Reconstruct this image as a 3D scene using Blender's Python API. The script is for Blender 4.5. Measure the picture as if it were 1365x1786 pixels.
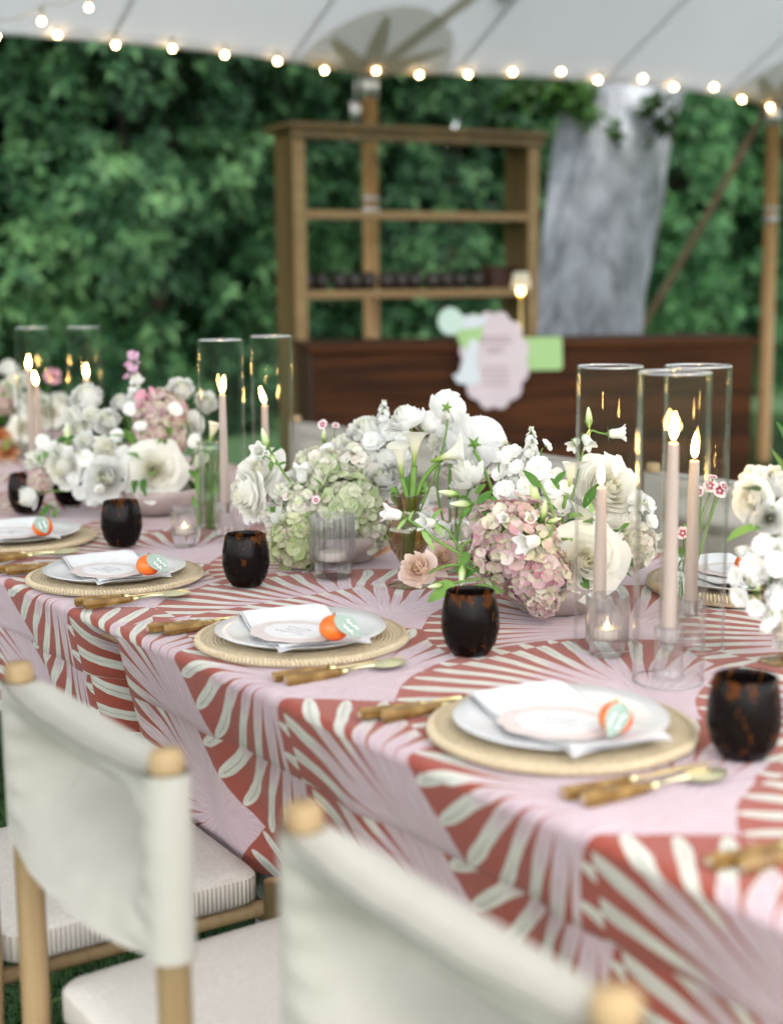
import bpy, math, random
import numpy as np
from mathutils import Vector, Matrix
R = math.radians
sin, cos, pi = math.sin, math.cos, math.pi
scene = bpy.context.scene
for o in list(bpy.data.objects):
    bpy.data.objects.remove(o)
COL = scene.collection

# ------------------------------------------------------------------ camera
PITCH, ROLL, YAW, CAMZ, FPX = 9.205, -0.5, 35.68, 1.313, 2480.0
IW, IH = 1365.0, 1786.0
_p, _y, _r = R(PITCH), R(YAW), R(ROLL)
CF = Vector((sin(_y)*cos(_p), cos(_y)*cos(_p), -sin(_p)))
_R0 = Vector((cos(_y), -sin(_y), 0)); _U0 = _R0.cross(CF)
CR = _R0*cos(_r) + _U0*sin(_r); CU = _U0*cos(_r) - _R0*sin(_r)
CC = Vector((0, 0, CAMZ))
cam = bpy.data.cameras.new('camera'); camo = bpy.data.objects.new('camera', cam); COL.objects.link(camo)
camo.matrix_world = Matrix(((CR.x, CU.x, -CF.x, CC.x), (CR.y, CU.y, -CF.y, CC.y), (CR.z, CU.z, -CF.z, CC.z), (0, 0, 0, 1)))
cam.sensor_fit = 'VERTICAL'; cam.sensor_height = 36.0; cam.lens = FPX/IH*36.0
cam.clip_start = 0.05; cam.clip_end = 500
cam.dof.use_dof = True; cam.dof.focus_distance = 2.48; cam.dof.aperture_fstop = 2.1
scene.camera = camo
# ------------------------------------------------------------------ light
SUN_EL, SUN_AZ = R(52), R(205)          # azimuth measured clockwise from +Y
world = bpy.data.worlds.new('World'); scene.world = world; world.use_nodes = True
wn = world.node_tree; sky = wn.nodes.new('ShaderNodeTexSky'); sky.sky_type = 'NISHITA'; sky.sun_disc = False
sky.sun_elevation = SUN_EL; sky.sun_rotation = SUN_AZ; sky.dust_density = 2.0; sky.air_density = 1.0
hs = wn.nodes.new('ShaderNodeHueSaturation'); hs.inputs['Saturation'].default_value = .20      # overcast: cloud takes most of the blue out
wn.links.new(sky.outputs[0], hs.inputs['Color']); wn.links.new(hs.outputs[0], wn.nodes['Background'].inputs[0]); wn.nodes['Background'].inputs[1].default_value = 0.15
sun = bpy.data.lights.new('sun', 'SUN'); sun.energy = 0.75; sun.angle = R(25); sun.color = (1, .93, .82)
suno = bpy.data.objects.new('sun', sun); COL.objects.link(suno)
sd = Vector((sin(SUN_AZ)*cos(SUN_EL), cos(SUN_AZ)*cos(SUN_EL), sin(SUN_EL)))
suno.rotation_euler = sd.to_track_quat('Z', 'Y').to_euler()
scene.view_settings.view_transform = 'Standard'; scene.view_settings.look = 'None'
scene.view_settings.exposure = 2.4; scene.view_settings.gamma = 1.0
scene.view_settings.use_curve_mapping = False
scene.cycles.max_bounces = 10; scene.cycles.diffuse_bounces = 5; scene.cycles.transmission_bounces = 8
scene.cycles.transparent_max_bounces = 24; scene.cycles.use_denoising = True
scene.cycles.caustics_reflective = False; scene.cycles.caustics_refractive = False
scene.cycles.sample_clamp_indirect = 6.0; scene.cycles.blur_glossy = 0.5

# ------------------------------------------------------------------ placing helpers (photo pixel at a distance -> point)
def ray(x, y): return CF + CR*((x-IW/2)/FPX) + CU*((IH/2-y)/FPX)
def W(x, y, d): return CC + ray(x, y)*d
def onz(x, y, z):
    r = ray(x, y); return CC + r*((z-CC.z)/r.z)
def onplane(x, y, p0, n):
    r = ray(x, y); return CC + r*((p0-CC).dot(n)/r.dot(n))
def dep(P): return (P-CC).dot(CF)
def cdir(r, u, t): return (CR*r + CU*u - CF*t).normalized()

# ------------------------------------------------------------------ mesh helpers
class MB:
    def __init__(s): s.v = []; s.f = []; s.m = []; s.t = []
    def add(s, vs, fs, m=0, t=1.0):
        o = len(s.v); s.v += [tuple(p) for p in vs]
        s.t += list(t) if hasattr(t, '__len__') else [t]*len(vs)
        for f in fs: s.f.append(tuple(i+o for i in f)); s.m.append(m)
        return s
    def grid(s, P, m=0, t=1.0, cu=False, cv=False):
        nu, nv = len(P), len(P[0]); vs = [p for row in P for p in row]; fs = []
        for i in range(nu if cu else nu-1):
            for j in range(nv if cv else nv-1):
                a, b = i, (i+1) % nu; c, d = j, (j+1) % nv
                fs.append((a*nv+c, b*nv+c, b*nv+d, a*nv+d))
        if hasattr(t, '__len__') and hasattr(t[0], '__len__'): t = [x for row in t for x in row]
        return s.add(vs, fs, m, t)
    def box(s, lo, hi, m=0, M=None, bev=0.0):
        x0, y0, z0 = lo; x1, y1, z1 = hi
        if bev <= 0:
            vs = [(x, y, z) for x in (x0, x1) for y in (y0, y1) for z in (z0, z1)]
            fs = [(0, 1, 3, 2), (4, 6, 7, 5), (0, 4, 5, 1), (2, 3, 7, 6), (0, 2, 6, 4), (1, 5, 7, 3)]
        else:
            vs = []; b = bev; idx = {}
            for i, x in enumerate((x0, x1)):
                for j, y in enumerate((y0, y1)):
                    for k, z in enumerate((z0, z1)):
                        sx, sy, sz = (1-2*i)*b, (1-2*j)*b, (1-2*k)*b
                        for q, p in enumerate(((x, y+sy, z+sz), (x+sx, y, z+sz), (x+sx, y+sy, z))):
                            idx[i, j, k, q] = len(vs); vs.append(p)
            g = lambda i, j, k, q: idx[i, j, k, q]
            fs = []
            for i in (0, 1):
                fs.append([g(i, 0, 0, 0), g(i, 1, 0, 0), g(i, 1, 1, 0), g(i, 0, 1, 0)])
                fs.append([g(0, i, 0, 1), g(1, i, 0, 1), g(1, i, 1, 1), g(0, i, 1, 1)])
                fs.append([g(0, 0, i, 2), g(1, 0, i, 2), g(1, 1, i, 2), g(0, 1, i, 2)])
            for i in (0, 1):
                for j in (0, 1):
                    fs.append([g(i, j, 0, 0), g(i, j, 1, 0), g(i, j, 1, 1), g(i, j, 0, 1)])
                    fs.append([g(i, 0, j, 0), g(i, 1, j, 0), g(i, 1, j, 2), g(i, 0, j, 2)])
                    fs.append([g(0, i, j, 1), g(1, i, j, 1), g(1, i, j, 2), g(0, i, j, 2)])
                    for k in (0, 1): fs.append([g(i, j, k, 0), g(i, j, k, 1), g(i, j, k, 2)])
            cen = Vector(((x0+x1)/2, (y0+y1)/2, (z0+z1)/2))
            for n, f in enumerate(fs):
                p = [Vector(vs[i]) for i in f]; nn = (p[1]-p[0]).cross(p[2]-p[0])
                if nn.dot(sum(p, Vector())/len(p)-cen) < 0: fs[n] = f[::-1]
        if M is not None: vs = [M @ Vector(p) for p in vs]
        return s.add(vs, fs, m)
    def lathe(s, prof, n=32, m=0, c=(0, 0, 0), M=None, t=1.0, fr=None):
        P = []
        for i in range(n):
            a = 2*pi*i/n; row = []
            for (r, z) in prof:
                if fr: r = r*fr(a, z)
                p = Vector((c[0]+r*cos(a), c[1]+r*sin(a), c[2]+z))
                row.append(M @ p if M is not None else p)
            P.append(row)
        tt = t if not hasattr(t, '__len__') else [list(t)]*n
        return s.grid(P, m, tt, cu=True)
    def tube(s, path, rad, n=8, m=0, t=1.0, cap=True):
        path = [Vector(p) for p in path]; k = len(path)
        rad = rad if hasattr(rad, '__len__') else [rad]*k
        P = []; up = None
        for i in range(k):
            d = (path[min(i+1, k-1)]-path[max(i-1, 0)]).normalized()
            if up is None:
                up = Vector((0, 0, 1)) if abs(d.z) < .9 else Vector((1, 0, 0))
            a = d.cross(up).normalized(); up = a.cross(d).normalized()
            P.append([path[i] + (a*cos(2*pi*j/n) + up*sin(2*pi*j/n))*rad[i] for j in range(n)])
        o = len(s.v)
        tt = t if not hasattr(t, '__len__') else [[x]*n for x in t]
        s.grid(P, m, tt, cv=True)
        if cap:
            s.f.append(tuple(o+j for j in range(n))[::-1]); s.m.append(m)
            s.f.append(tuple(o+(k-1)*n+j for j in range(n))); s.m.append(m)
        return s
    def merge(s, o, M=None, m=None, t=None):
        vs = o.v if M is None else [M @ Vector(p) for p in o.v]
        off = len(s.v); s.v += [tuple(p) for p in vs]; s.t += o.t if t is None else [t]*len(o.v)
        for f, mi in zip(o.f, o.m): s.f.append(tuple(i+off for i in f)); s.m.append(mi if m is None else m)
        return s
    def mesh(s, name, mats, smooth=True, uv=None):
        me = bpy.data.meshes.new(name); me.from_pydata(s.v, [], s.f)
        for mt in (mats if isinstance(mats, (list, tuple)) else [mats]): me.materials.append(mt)
        me.polygons.foreach_set('material_index', s.m)
        if smooth: me.polygons.foreach_set('use_smooth', [True]*len(s.f))
        a = me.attributes.new('tint', 'FLOAT', 'POINT'); a.data.foreach_set('value', s.t)
        if uv is not None:
            ul = me.uv_layers.new(name='UVMap'); li = np.zeros(len(me.loops), dtype=np.int32); me.loops.foreach_get('vertex_index', li)
            ul.data.foreach_set('uv', np.asarray(uv, dtype=np.float32)[li].ravel())
        me.update(); return me

def np_mesh(name, V, F, mats, smooth=False):
    me = bpy.data.meshes.new(name); V = np.asarray(V, np.float32); F = np.asarray(F, np.int32)
    me.vertices.add(len(V)); me.vertices.foreach_set('co', V.ravel())
    me.loops.add(F.size); me.loops.foreach_set('vertex_index', F.ravel())
    me.polygons.add(len(F)); me.polygons.foreach_set('loop_start', np.arange(len(F), dtype=np.int32)*F.shape[1])
    me.polygons.foreach_set('loop_total', np.full(len(F), F.shape[1], np.int32))
    for mt in (mats if isinstance(mats, (list, tuple)) else [mats]): me.materials.append(mt)
    me.update(calc_edges=True); me.validate()
    if smooth: me.polygons.foreach_set('use_smooth', [True]*len(F))
    return me

def obj(name, data, parent=None, loc=None, M=None, mat=None):
    o = bpy.data.objects.new(name, data); COL.objects.link(o)
    if M is not None: o.matrix_world = M
    elif loc is not None: o.location = loc
    if parent is not None: o.parent = parent
    if mat is not None: o.material_slots[0].link = 'OBJECT'; o.material_slots[0].material = mat
    return o
def tag(o, label, cat, group=None):
    o['label'] = label; o['category'] = cat
    if group: o['group'] = group
    return o
def thing(name, label, cat, loc=(0, 0, 0), rz=0.0, group=None):
    o = bpy.data.objects.new(name, None); COL.objects.link(o); o.location = loc; o.rotation_euler = (0, 0, rz)
    o.empty_display_size = .05
    return tag(o, label, cat, group)
def struct(o): o['kind'] = 'structure'; return o
def copy_tree(o, parent=None):
    c = o.copy(); COL.objects.link(c)
    if parent is not None: c.parent = parent
    for ch in list(o.children): copy_tree(ch, c)
    return c
def frame(d, loc=(0, 0, 0), roll=0.0, s=1.0):
    d = Vector(d).normalized(); a = Vector((0, 0, 1)) if abs(d.z) < .95 else Vector((1, 0, 0))
    x = a.cross(d).normalized(); y = d.cross(x)
    M = Matrix(((x.x, y.x, d.x, 0), (x.y, y.y, d.y, 0), (x.z, y.z, d.z, 0), (0, 0, 0, 1)))
    return Matrix.Translation(Vector(loc)) @ M @ Matrix.Rotation(roll, 4, 'Z') @ Matrix.Scale(s, 4)
def bez(p0, p1, p2, n=8):
    p0, p1, p2 = Vector(p0), Vector(p1), Vector(p2)
    return [p0*(1-k)**2 + p1*2*k*(1-k) + p2*k*k for k in [i/(n-1) for i in range(n)]]

# ------------------------------------------------------------------ materials
class NT:
    def __init__(s, name):
        s.mat = bpy.data.materials.new(name); s.mat.use_nodes = True; s.t = s.mat.node_tree
        s.b = s.t.nodes['Principled BSDF']; s.out = s.t.nodes['Material Output']
    def n(s, typ, **kw):
        nd = s.t.nodes.new(typ)
        for k, v in kw.items(): setattr(nd, k, v)
        return nd
    def put(s, sock, v):
        if isinstance(v, bpy.types.NodeSocket): s.t.links.new(v, sock)
        elif v is not None: sock.default_value = v
    def m(s, op, a, b=None, c=None, clamp=False):
        nd = s.n('ShaderNodeMath', operation=op); nd.use_clamp = clamp
        s.put(nd.inputs[0], a); s.put(nd.inputs[1], b); s.put(nd.inputs[2], c); return nd.outputs[0]
    def v(s, op, a, b=None):
        nd = s.n('ShaderNodeVectorMath', operation=op); s.put(nd.inputs[0], a); s.put(nd.inputs[1], b)
        return nd.outputs['Value'] if op in ('LENGTH', 'DOT_PRODUCT', 'DISTANCE') else nd.outputs[0]
    def mix(s, f, a, b):
        nd = s.n('ShaderNodeMix', data_type='RGBA'); s.put(nd.inputs[0], f)
        for k, x in ((6, a), (7, b)):
            s.put(nd.inputs[k], (x[0], x[1], x[2], 1) if isinstance(x, tuple) else x)
        return nd.outputs[2]
    def vmix(s, f, a, b):
        nd = s.n('ShaderNodeMix', data_type='VECTOR'); s.put(nd.inputs[0], f); s.put(nd.inputs[4], a); s.put(nd.inputs[5], b); return nd.outputs[1]
    def ramp(s, f, stops, interp='LINEAR'):
        nd = s.n('ShaderNodeValToRGB'); s.put(nd.inputs[0], f); cr = nd.color_ramp; cr.interpolation = interp
        while len(cr.elements) < len(stops): cr.elements.new(.5)
        for e, (p, c) in zip(cr.elements, stops): e.position = p; e.color = (*c, 1) if len(c) == 3 else c
        return nd.outputs[0]
    def ss(s, x, a, b):
        nd = s.n('ShaderNodeMapRange', interpolation_type='SMOOTHSTEP'); s.put(nd.inputs[0], x)
        s.put(nd.inputs[1], a); s.put(nd.inputs[2], b); return nd.outputs[0]
    def noise(s, co, scale, detail=3.0, rough=.55, dist=0.0):
        nd = s.n('ShaderNodeTexNoise'); s.put(nd.inputs['Vector'], co); s.put(nd.inputs['Scale'], scale)
        nd.inputs['Detail'].default_value = detail; nd.inputs['Roughness'].default_value = rough; nd.inputs['Distortion'].default_value = dist
        return nd.outputs[0]
    def co(s, which='Object'): return s.n('ShaderNodeTexCoord').outputs[which]
    def scale(s, co, sc):
        nd = s.n('ShaderNodeMapping'); s.put(nd.inputs[0], co); nd.inputs[3].default_value = sc; return nd.outputs[0]
    def attr(s, name='tint'): return s.n('ShaderNodeAttribute', attribute_name=name).outputs['Fac']
    def bump(s, h, strength=.3, dist=.01):
        nd = s.n('ShaderNodeBump'); s.put(nd.inputs['Height'], h); nd.inputs['Strength'].default_value = strength; nd.inputs['Distance'].default_value = dist
        s.t.links.new(nd.outputs[0], s.b.inputs['Normal']); return nd.outputs[0]
    def set(s, **kw):
        for k, v in kw.items():
            if isinstance(v, tuple) and len(v) == 3: v = (*v, 1)
            s.put(s.b.inputs[k.replace('_', ' ')], v)
        return s
    def shader(s, sh): s.t.links.new(sh, s.out.inputs[0]); return s.mat

def basic(name, c1, c2=None, rough=.5, scale=20, bump=0.0, bscale=80, coords='Object', stretch=(1, 1, 1), detail=4, bd=.004, **kw):
    t = NT(name); co = t.scale(t.co(coords), stretch)
    col = t.mix(t.ss(t.noise(co, scale, detail), .35, .65), c1, c2) if c2 else c1
    t.set(Base_Color=col, Roughness=rough, **kw)
    if bump: t.bump(t.noise(co, bscale, 3), bump, bd)
    return t.mat
def soft(name, col_fn, rough=.6, tr=.3, bump=0, bs=60):
    """petal / leaf / cloth: diffuse surface that lets some light through"""
    t = NT(name); col = col_fn(t)
    t.set(Base_Color=col, Roughness=rough); t.b.inputs['Specular IOR Level'].default_value = .2
    if bump: t.bump(t.noise(t.co(), bs, 3), bump, .004)
    tl = t.n('ShaderNodeBsdfTranslucent'); t.put(tl.inputs[0], col if not isinstance(col, tuple) else (*col, 1))
    mx = t.n('ShaderNodeMixShader'); mx.inputs[0].default_value = tr
    t.t.links.new(t.b.outputs[0], mx.inputs[1]); t.t.links.new(tl.outputs[0], mx.inputs[2])
    return t.shader(mx.outputs[0])
def thin_glass(name, tint=(1, 1, 1), f0=.05, power=4.0, gain=.9, rough=.02, glass=0.0, milk=0.0, edge=0.0):
    t = NT(name)
    lw = t.n('ShaderNodeLayerWeight'); lw.inputs[0].default_value = .5
    fac = t.m('ADD', t.m('MULTIPLY', t.m('POWER', lw.outputs['Facing'], power), gain), f0, clamp=True)
    tr = t.n('ShaderNodeBsdfTransparent'); tr.inputs[0].default_value = (*tint, 1)
    if edge: t.put(tr.inputs[0], t.mix(t.m('MULTIPLY', t.m('POWER', lw.outputs['Facing'], 1.6), edge, clamp=True), tint, (.50, .49, .51)))
    gl = t.n('ShaderNodeBsdfGlossy'); gl.inputs['Roughness'].default_value = rough
    mx = t.n('ShaderNodeMixShader'); t.put(mx.inputs[0], fac)
    t.t.links.new(tr.outputs[0], mx.inputs[1]); t.t.links.new(gl.outputs[0], mx.inputs[2]); sh = mx.outputs[0]
    if glass > 0:
        g = t.n('ShaderNodeBsdfGlass'); g.inputs['IOR'].default_value = 1.35; g.inputs['Roughness'].default_value = rough; g.inputs[0].default_value = (*tint, 1)
        m2 = t.n('ShaderNodeMixShader'); m2.inputs[0].default_value = glass
        t.t.links.new(sh, m2.inputs[1]); t.t.links.new(g.outputs[0], m2.inputs[2]); sh = m2.outputs[0]
    if milk > 0:
        g = t.n('ShaderNodeBsdfTranslucent'); g.inputs[0].default_value = (.9, .88, .9, 1)
        m2 = t.n('ShaderNodeMixShader'); m2.inputs[0].default_value = milk
        t.t.links.new(sh, m2.inputs[1]); t.t.links.new(g.outputs[0], m2.inputs[2]); sh = m2.outputs[0]
    return t.shader(sh)
def emit(name, col, strength):
    t = NT(name); e = t.n('ShaderNodeEmission'); e.inputs[0].default_value = (*col, 1); e.inputs[1].default_value = strength
    return t.shader(e.outputs[0])
def wood(name, c1, c2, axis=2, scale=8, rough=.5, bump=.15):
    t = NT(name); st = [1, 1, 1]; st[axis] = .08
    co = t.scale(t.co(), tuple(st))
    a = t.noise(co, scale*6, 5, .6, .6); b = t.noise(co, scale, 3, .5, 1.0)
    f = t.m('ADD', t.m('MULTIPLY', a, .55), t.m('MULTIPLY', b, .45))
    t.set(Base_Color=t.mix(t.ss(f, .38, .64), c1, c2), Roughness=rough); t.b.inputs['Specular IOR Level'].default_value = .25; t.bump(f, bump, .004)
    return t.mat

def cloth_material():
    t = NT('printed_palm_cloth'); uv = t.n('ShaderNodeUVMap').outputs[0]
    RR = .338; PS, PT = .6, .54
    wob = t.noise(uv, 7, 2); wob2 = t.noise(uv, 26, 2)
    sp = t.n('ShaderNodeSeparateXYZ'); t.put(sp.inputs[0], uv)
    s = t.m('FLOORED_MODULO', t.m('SUBTRACT', sp.outputs[0], 1.60-.6), PS)
    q = t.m('FLOORED_MODULO', t.m('SUBTRACT', sp.outputs[1], .12), PT)
    cb = t.n('ShaderNodeCombineXYZ'); t.put(cb.inputs[0], s); t.put(cb.inputs[1], q); P = cb.outputs[0]
    fans = []
    for i in range(-3, 6):
        for j in range(-2, 5):
            if (i+j) % 2: continue
            x, y = i*.3, j*.27
            dx = max(0, -x, x-PS); dy = max(0, -y, y-PT)
            if math.hypot(dx, dy) < RR*1.03: fans.append((x, y, (i*7+j*3) % 5))
    fans.sort(key=lambda f: (-f[0], f[1]))
    d = None
    rw = t.m('MULTIPLY_ADD', t.m('SUBTRACT', wob, .5), .03, RR)
    for x, y, k in fans:
        dv = t.v('SUBTRACT', P, (x, y, -.37*k))       # z carries a seed for the fan
        if d is None: d = dv; continue
        fl = t.n('ShaderNodeVectorMath', operation='MULTIPLY'); t.put(fl.inputs[0], dv); fl.inputs[1].default_value = (1, 1, 0)
        inside = t.m('LESS_THAN', t.v('LENGTH', fl.outputs[0]), rw)
        d = t.vmix(inside, d, dv)
    sx = t.n('ShaderNodeSeparateXYZ'); t.put(sx.inputs[0], d)
    r = t.m('DIVIDE', t.m('SQRT', t.m('ADD', t.m('MULTIPLY', sx.outputs[0], sx.outputs[0]), t.m('MULTIPLY', sx.outputs[1], sx.outputs[1]))), RR)
    an = t.m('ARCTAN2', sx.outputs[1], sx.outputs[0])
    NB = 39
    ph = t.m('ADD', t.m('MULTIPLY', an, NB/(2*pi)), t.m('ADD', sx.outputs[2], t.m('MULTIPLY', t.m('SUBTRACT', wob, .5), .45)))
    ph = t.m('ADD', ph, t.m('MULTIPLY', t.m('SUBTRACT', wob2, .5), .05))
    idx = t.m('FLOOR', ph); fr = t.m('SUBTRACT', ph, idx)
    a = t.m('MULTIPLY', t.m('ABSOLUTE', t.m('SUBTRACT', fr, .5)), 2.0)
    wnz = t.n('ShaderNodeTexWhiteNoise', noise_dimensions='1D'); t.put(wnz.inputs['W'], t.m('ADD', idx, sx.outputs[2]))
    rnd = wnz.outputs[0]
    g0 = t.m('MULTIPLY_ADD', rnd, .26, .14)
    w = t.m('SUBTRACT', 1.04, t.m('MULTIPLY', t.ss(r, g0, t.m('ADD', g0, .55)), .60))
    tip = t.m('MULTIPLY_ADD', rnd, .03, .985)
    tt = t.m('DIVIDE', t.m('SUBTRACT', r, .84), t.m('SUBTRACT', tip, .84))
    tt = t.m('MAXIMUM', tt, 0.0)
    taper = t.m('SQRT', t.m('MAXIMUM', t.m('SUBTRACT', 1.0, t.m('MULTIPLY', tt, tt)), 0.0))
    w = t.m('MULTIPLY', w, taper)
    blade = t.m('MULTIPLY', t.ss(t.m('SUBTRACT', w, a), -.03, .03), t.m('LESS_THAN', r, tip))
    white = t.ss(t.m('ADD', r, t.m('MULTIPLY', t.m('SUBTRACT', wob2, .5), .25)), t.m('MULTIPLY_ADD', rnd, .22, .48), t.m('MULTIPLY_ADD', rnd, .22, .62))
    # pale outline running further in along the edge of each blade
    rim = t.m('MULTIPLY', t.ss(t.m('SUBTRACT', w, a), .20, .08), t.ss(r, .48, .62))
    white = t.m('MAXIMUM', white, t.m('MULTIPLY', rim, .9))
    rib = t.m('MULTIPLY', t.m('LESS_THAN', t.m('ABSOLUTE', t.m('SUBTRACT', fr, .47)), .014), t.m('MULTIPLY', t.ss(r, .70, .76), t.m('LESS_THAN', r, .96)))
    # pencil-like grain that follows the blades
    cg = t.n('ShaderNodeCombineXYZ'); t.put(cg.inputs[0], t.m('MULTIPLY', ph, 5.0)); t.put(cg.inputs[1], t.m('MULTIPLY', r, 4.0)); t.put(cg.inputs[2], sx.outputs[2])
    gr = t.noise(cg.outputs[0], 1.6, 3, .7)
    lil = t.mix(t.ss(gr, .35, .7), (.41, .295, .32), (.525, .42, .45))
    tick = t.m('MULTIPLY', t.m('GREATER_THAN', a, .93), t.m('MULTIPLY', t.ss(r, .16, .20), t.m('SUBTRACT', 1.0, t.ss(r, .30, .40))))
    lil = t.mix(t.m('MULTIPLY', tick, .45), lil, (.76, .70, .72))
    dark = t.m('MULTIPLY', t.ss(t.noise(cg.outputs[0], 4.5, 1), .68, .74), .35)
    lil = t.mix(dark, lil, (.33, .21, .25))
    wh = t.mix(t.ss(gr, .3, .75), (.45, .45, .385), (.57, .56, .50))
    wh = t.mix(rib, wh, (.20, .17, .16))
    bl = t.mix(white, lil, wh)
    ter = t.mix(t.noise(uv, 60, 3), (.235, .045, .028), (.295, .064, .041))
    col = t.mix(blade, ter, bl)
    weave = t.n('ShaderNodeTexWave', wave_type='BANDS', bands_direction='X'); t.put(weave.inputs[0], uv); weave.inputs[1].default_value = 320
    weave2 = t.n('ShaderNodeTexWave', wave_type='BANDS', bands_direction='Y'); t.put(weave2.inputs[0], uv); weave2.inputs[1].default_value = 320
    t.set(Base_Color=col, Roughness=.85); t.b.inputs['Sheen Weight'].default_value = .15; t.b.inputs['Specular IOR Level'].default_value = .2
    h = t.m('ADD', t.m('MULTIPLY', weave.outputs[1], weave2.outputs[1]), t.m('MULTIPLY', t.noise(uv, 22, 5, .6, 1.2), 3.0))
    t.bump(h, .22, .003)
    return t.mat

M_ = {}
M_['cloth'] = cloth_material()
M_['charger'] = (lambda t: (t.set(Base_Color=t.mix(t.ss(t.noise(t.co(), 160, 2), .35, .7), (0.475, 0.378, 0.238), (0.563, 0.466, 0.317)), Roughness=.6), t.bump(t.noise(t.co(), 260, 2), .5, .003), t.mat)[-1])(NT('rattan'))
M_['plate'] = basic('white_porcelain', (0.543, 0.543, 0.548), (0.569, 0.569, 0.569), .2, 6)
M_['napkin'] = basic('white_linen', (0.572, 0.572, 0.572), (0.607, 0.607, 0.607), .9, 30, .2, 400, bd=.002)
M_['card_pink'] = basic('blush_card', (.53, .46, .435), (.56, .49, .465), .85, 40)
M_['card_white'] = basic('white_card', (0.598, 0.590, 0.585), (0.625, 0.616, 0.612), .85, 40)
M_['ink'] = basic('grey_ink', (.32, .30, .33), None, .8)
M_['fruit'] = (lambda t: (t.set(Base_Color=t.mix(t.ss(t.noise(t.co(), 30, 2), .4, .62), (0.669, 0.150, 0.011), (0.704, 0.088, 0.009)), Roughness=.35, Subsurface_Weight=.15, Subsurface_Scale=.006), t.bump(t.noise(t.co(), 420, 2), .25, .002), t.mat)[-1])(NT('orange_peel'))
M_['sage'] = basic('sage_green_paper', (0.238, 0.304, 0.251), (0.264, 0.330, 0.273), .8, 40)
M_['white_ink'] = basic('white_ink', (.82, .84, .82), None, .8)
M_['amber'] = (lambda t: (t.set(Base_Color=t.mix(t.ss(t.noise(t.co(), 45, 2), .4, .65), (0.370, 0.220, 0.066), (0.220, 0.114, 0.026)), Roughness=.12, Transmission_Weight=.35, IOR=1.45), t.mat)[-1])(NT('amber_acrylic'))
M_['gold'] = basic('brushed_gold', (.70, .56, .26), (.78, .66, .38), .28, 60, Metallic=1.0)
M_['palegold'] = basic('pale_champagne_gold', (.62, .58, .36), (.68, .64, .42), .38, 60, Metallic=.85)
def tortoise():
    t = NT('tortoise_glass'); co = t.scale(t.co(), (1, 1, .45))
    n = t.noise(co, 62, 3, .6, 1.0); z = t.n('ShaderNodeSeparateXYZ'); t.put(z.inputs[0], t.co())
    th = t.m('SUBTRACT', .60, t.m('MULTIPLY', t.ss(z.outputs[2], .06, .098), .09))
    f = t.ss(n, th, t.m('ADD', th, .09))
    t.set(Base_Color=t.mix(f, (.005, .0035, .003), (.10, .034, .007)), Roughness=.22); t.b.inputs['Coat Weight'].default_value = .0; t.b.inputs['Specular IOR Level'].default_value = .10
    tl = t.n('ShaderNodeBsdfTranslucent'); tl.inputs[0].default_value = (.50, .19, .03, 1)
    mx = t.n('ShaderNodeMixShader'); t.put(mx.inputs[0], t.m('MULTIPLY', f, .5))
    t.t.links.new(t.b.outputs[0], mx.inputs[1]); t.t.links.new(tl.outputs[0], mx.inputs[2]); return t.shader(mx.outputs[0])
M_['tortoise'] = tortoise()
M_['hurricane'] = thin_glass('clear_hurricane_glass', (.992, .995, .993), .011, 4.6, .9, .012)
M_['rim'] = thin_glass('glass_rim', (.90, .94, .92), .35, 1.3, .6, .06)
M_['ribbed'] = thin_glass('ribbed_glass', (.99, .99, .99), .04, 1.7, .75, .03, glass=.05, milk=.05, edge=.85)
M_['holder'] = thin_glass('clear_holder_glass', (.985, .985, .985), .06, 2.6, .7, .03, glass=.14, milk=.03)
M_['vase'] = thin_glass('smoky_amber_glass', (.80, .72, .55), .06, 2.5, .8, .02)
M_['clearvase'] = thin_glass('clear_vase_glass', (.93, .95, .92), .06, 2.5, .8, .02)
M_['wax'] = soft('blush_taper_wax', lambda t: t.mix(t.noise(t.co(), 30, 2), (0.484, 0.387, 0.330), (0.519, 0.418, 0.361)), .45, .25)
M_['tealight'] = soft('tealight_wax', lambda t: (.80, .74, .66), .5, .3)
M_['wick'] = basic('wick', (.03, .025, .02), None, .9)
M_['flame'] = emit('flame', (1.0, .58, .18), 42)
M_['bulb'] = emit('bulb_glow', (1.0, .64, .27), 20)
M_['lampglow'] = emit('lamp_glow', (1.0, .66, .22), 5)
M_['socket'] = basic('bulb_socket', (.35, .33, .30), None, .6)
M_['cord'] = basic('cord', (.45, .44, .42), None, .7)
M_['canopy'] = soft('white_sailcloth', lambda t: t.mix(t.noise(t.co(), 3, 3), (0.480, 0.494, 0.514), (0.509, 0.524, 0.545)), .85, .44, .1, 20)
M_['seam'] = soft('sailcloth_seam', lambda t: (.66, .67, .68), .8, .62)
M_['patch'] = soft('sailcloth_patch', lambda t: (.74, .735, .70), .8, .62)
M_['patch_star'] = soft('sailcloth_star', lambda t: (.55, .52, .43), .85, .5)
M_['pole'] = wood('pole_wood', (0.370, 0.211, 0.088), (0.440, 0.273, 0.123), 2, 5, .45)
M_['metal'] = basic('galvanised_band', (.45, .45, .45), (.55, .55, .55), .4, 60, Metallic=.8)
M_['rope'] = basic('brown_webbing', (.14, .09, .05), (.20, .13, .08), .9, 60)
M_['bar'] = wood('dark_rustic_oak', (0.025, 0.007, 0.001), (0.074, 0.023, 0.005), 0, 3.0, .85, .35)
M_['bar_end'] = wood('dark_stained_end', (.035, .014, .008), (.06, .024, .012), 2, 5, .5)
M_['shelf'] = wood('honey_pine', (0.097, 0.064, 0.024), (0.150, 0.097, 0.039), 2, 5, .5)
M_['shelf_edge'] = wood('honey_pine_edge', (0.211, 0.132, 0.057), (0.273, 0.180, 0.079), 0, 5, .5)
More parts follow.
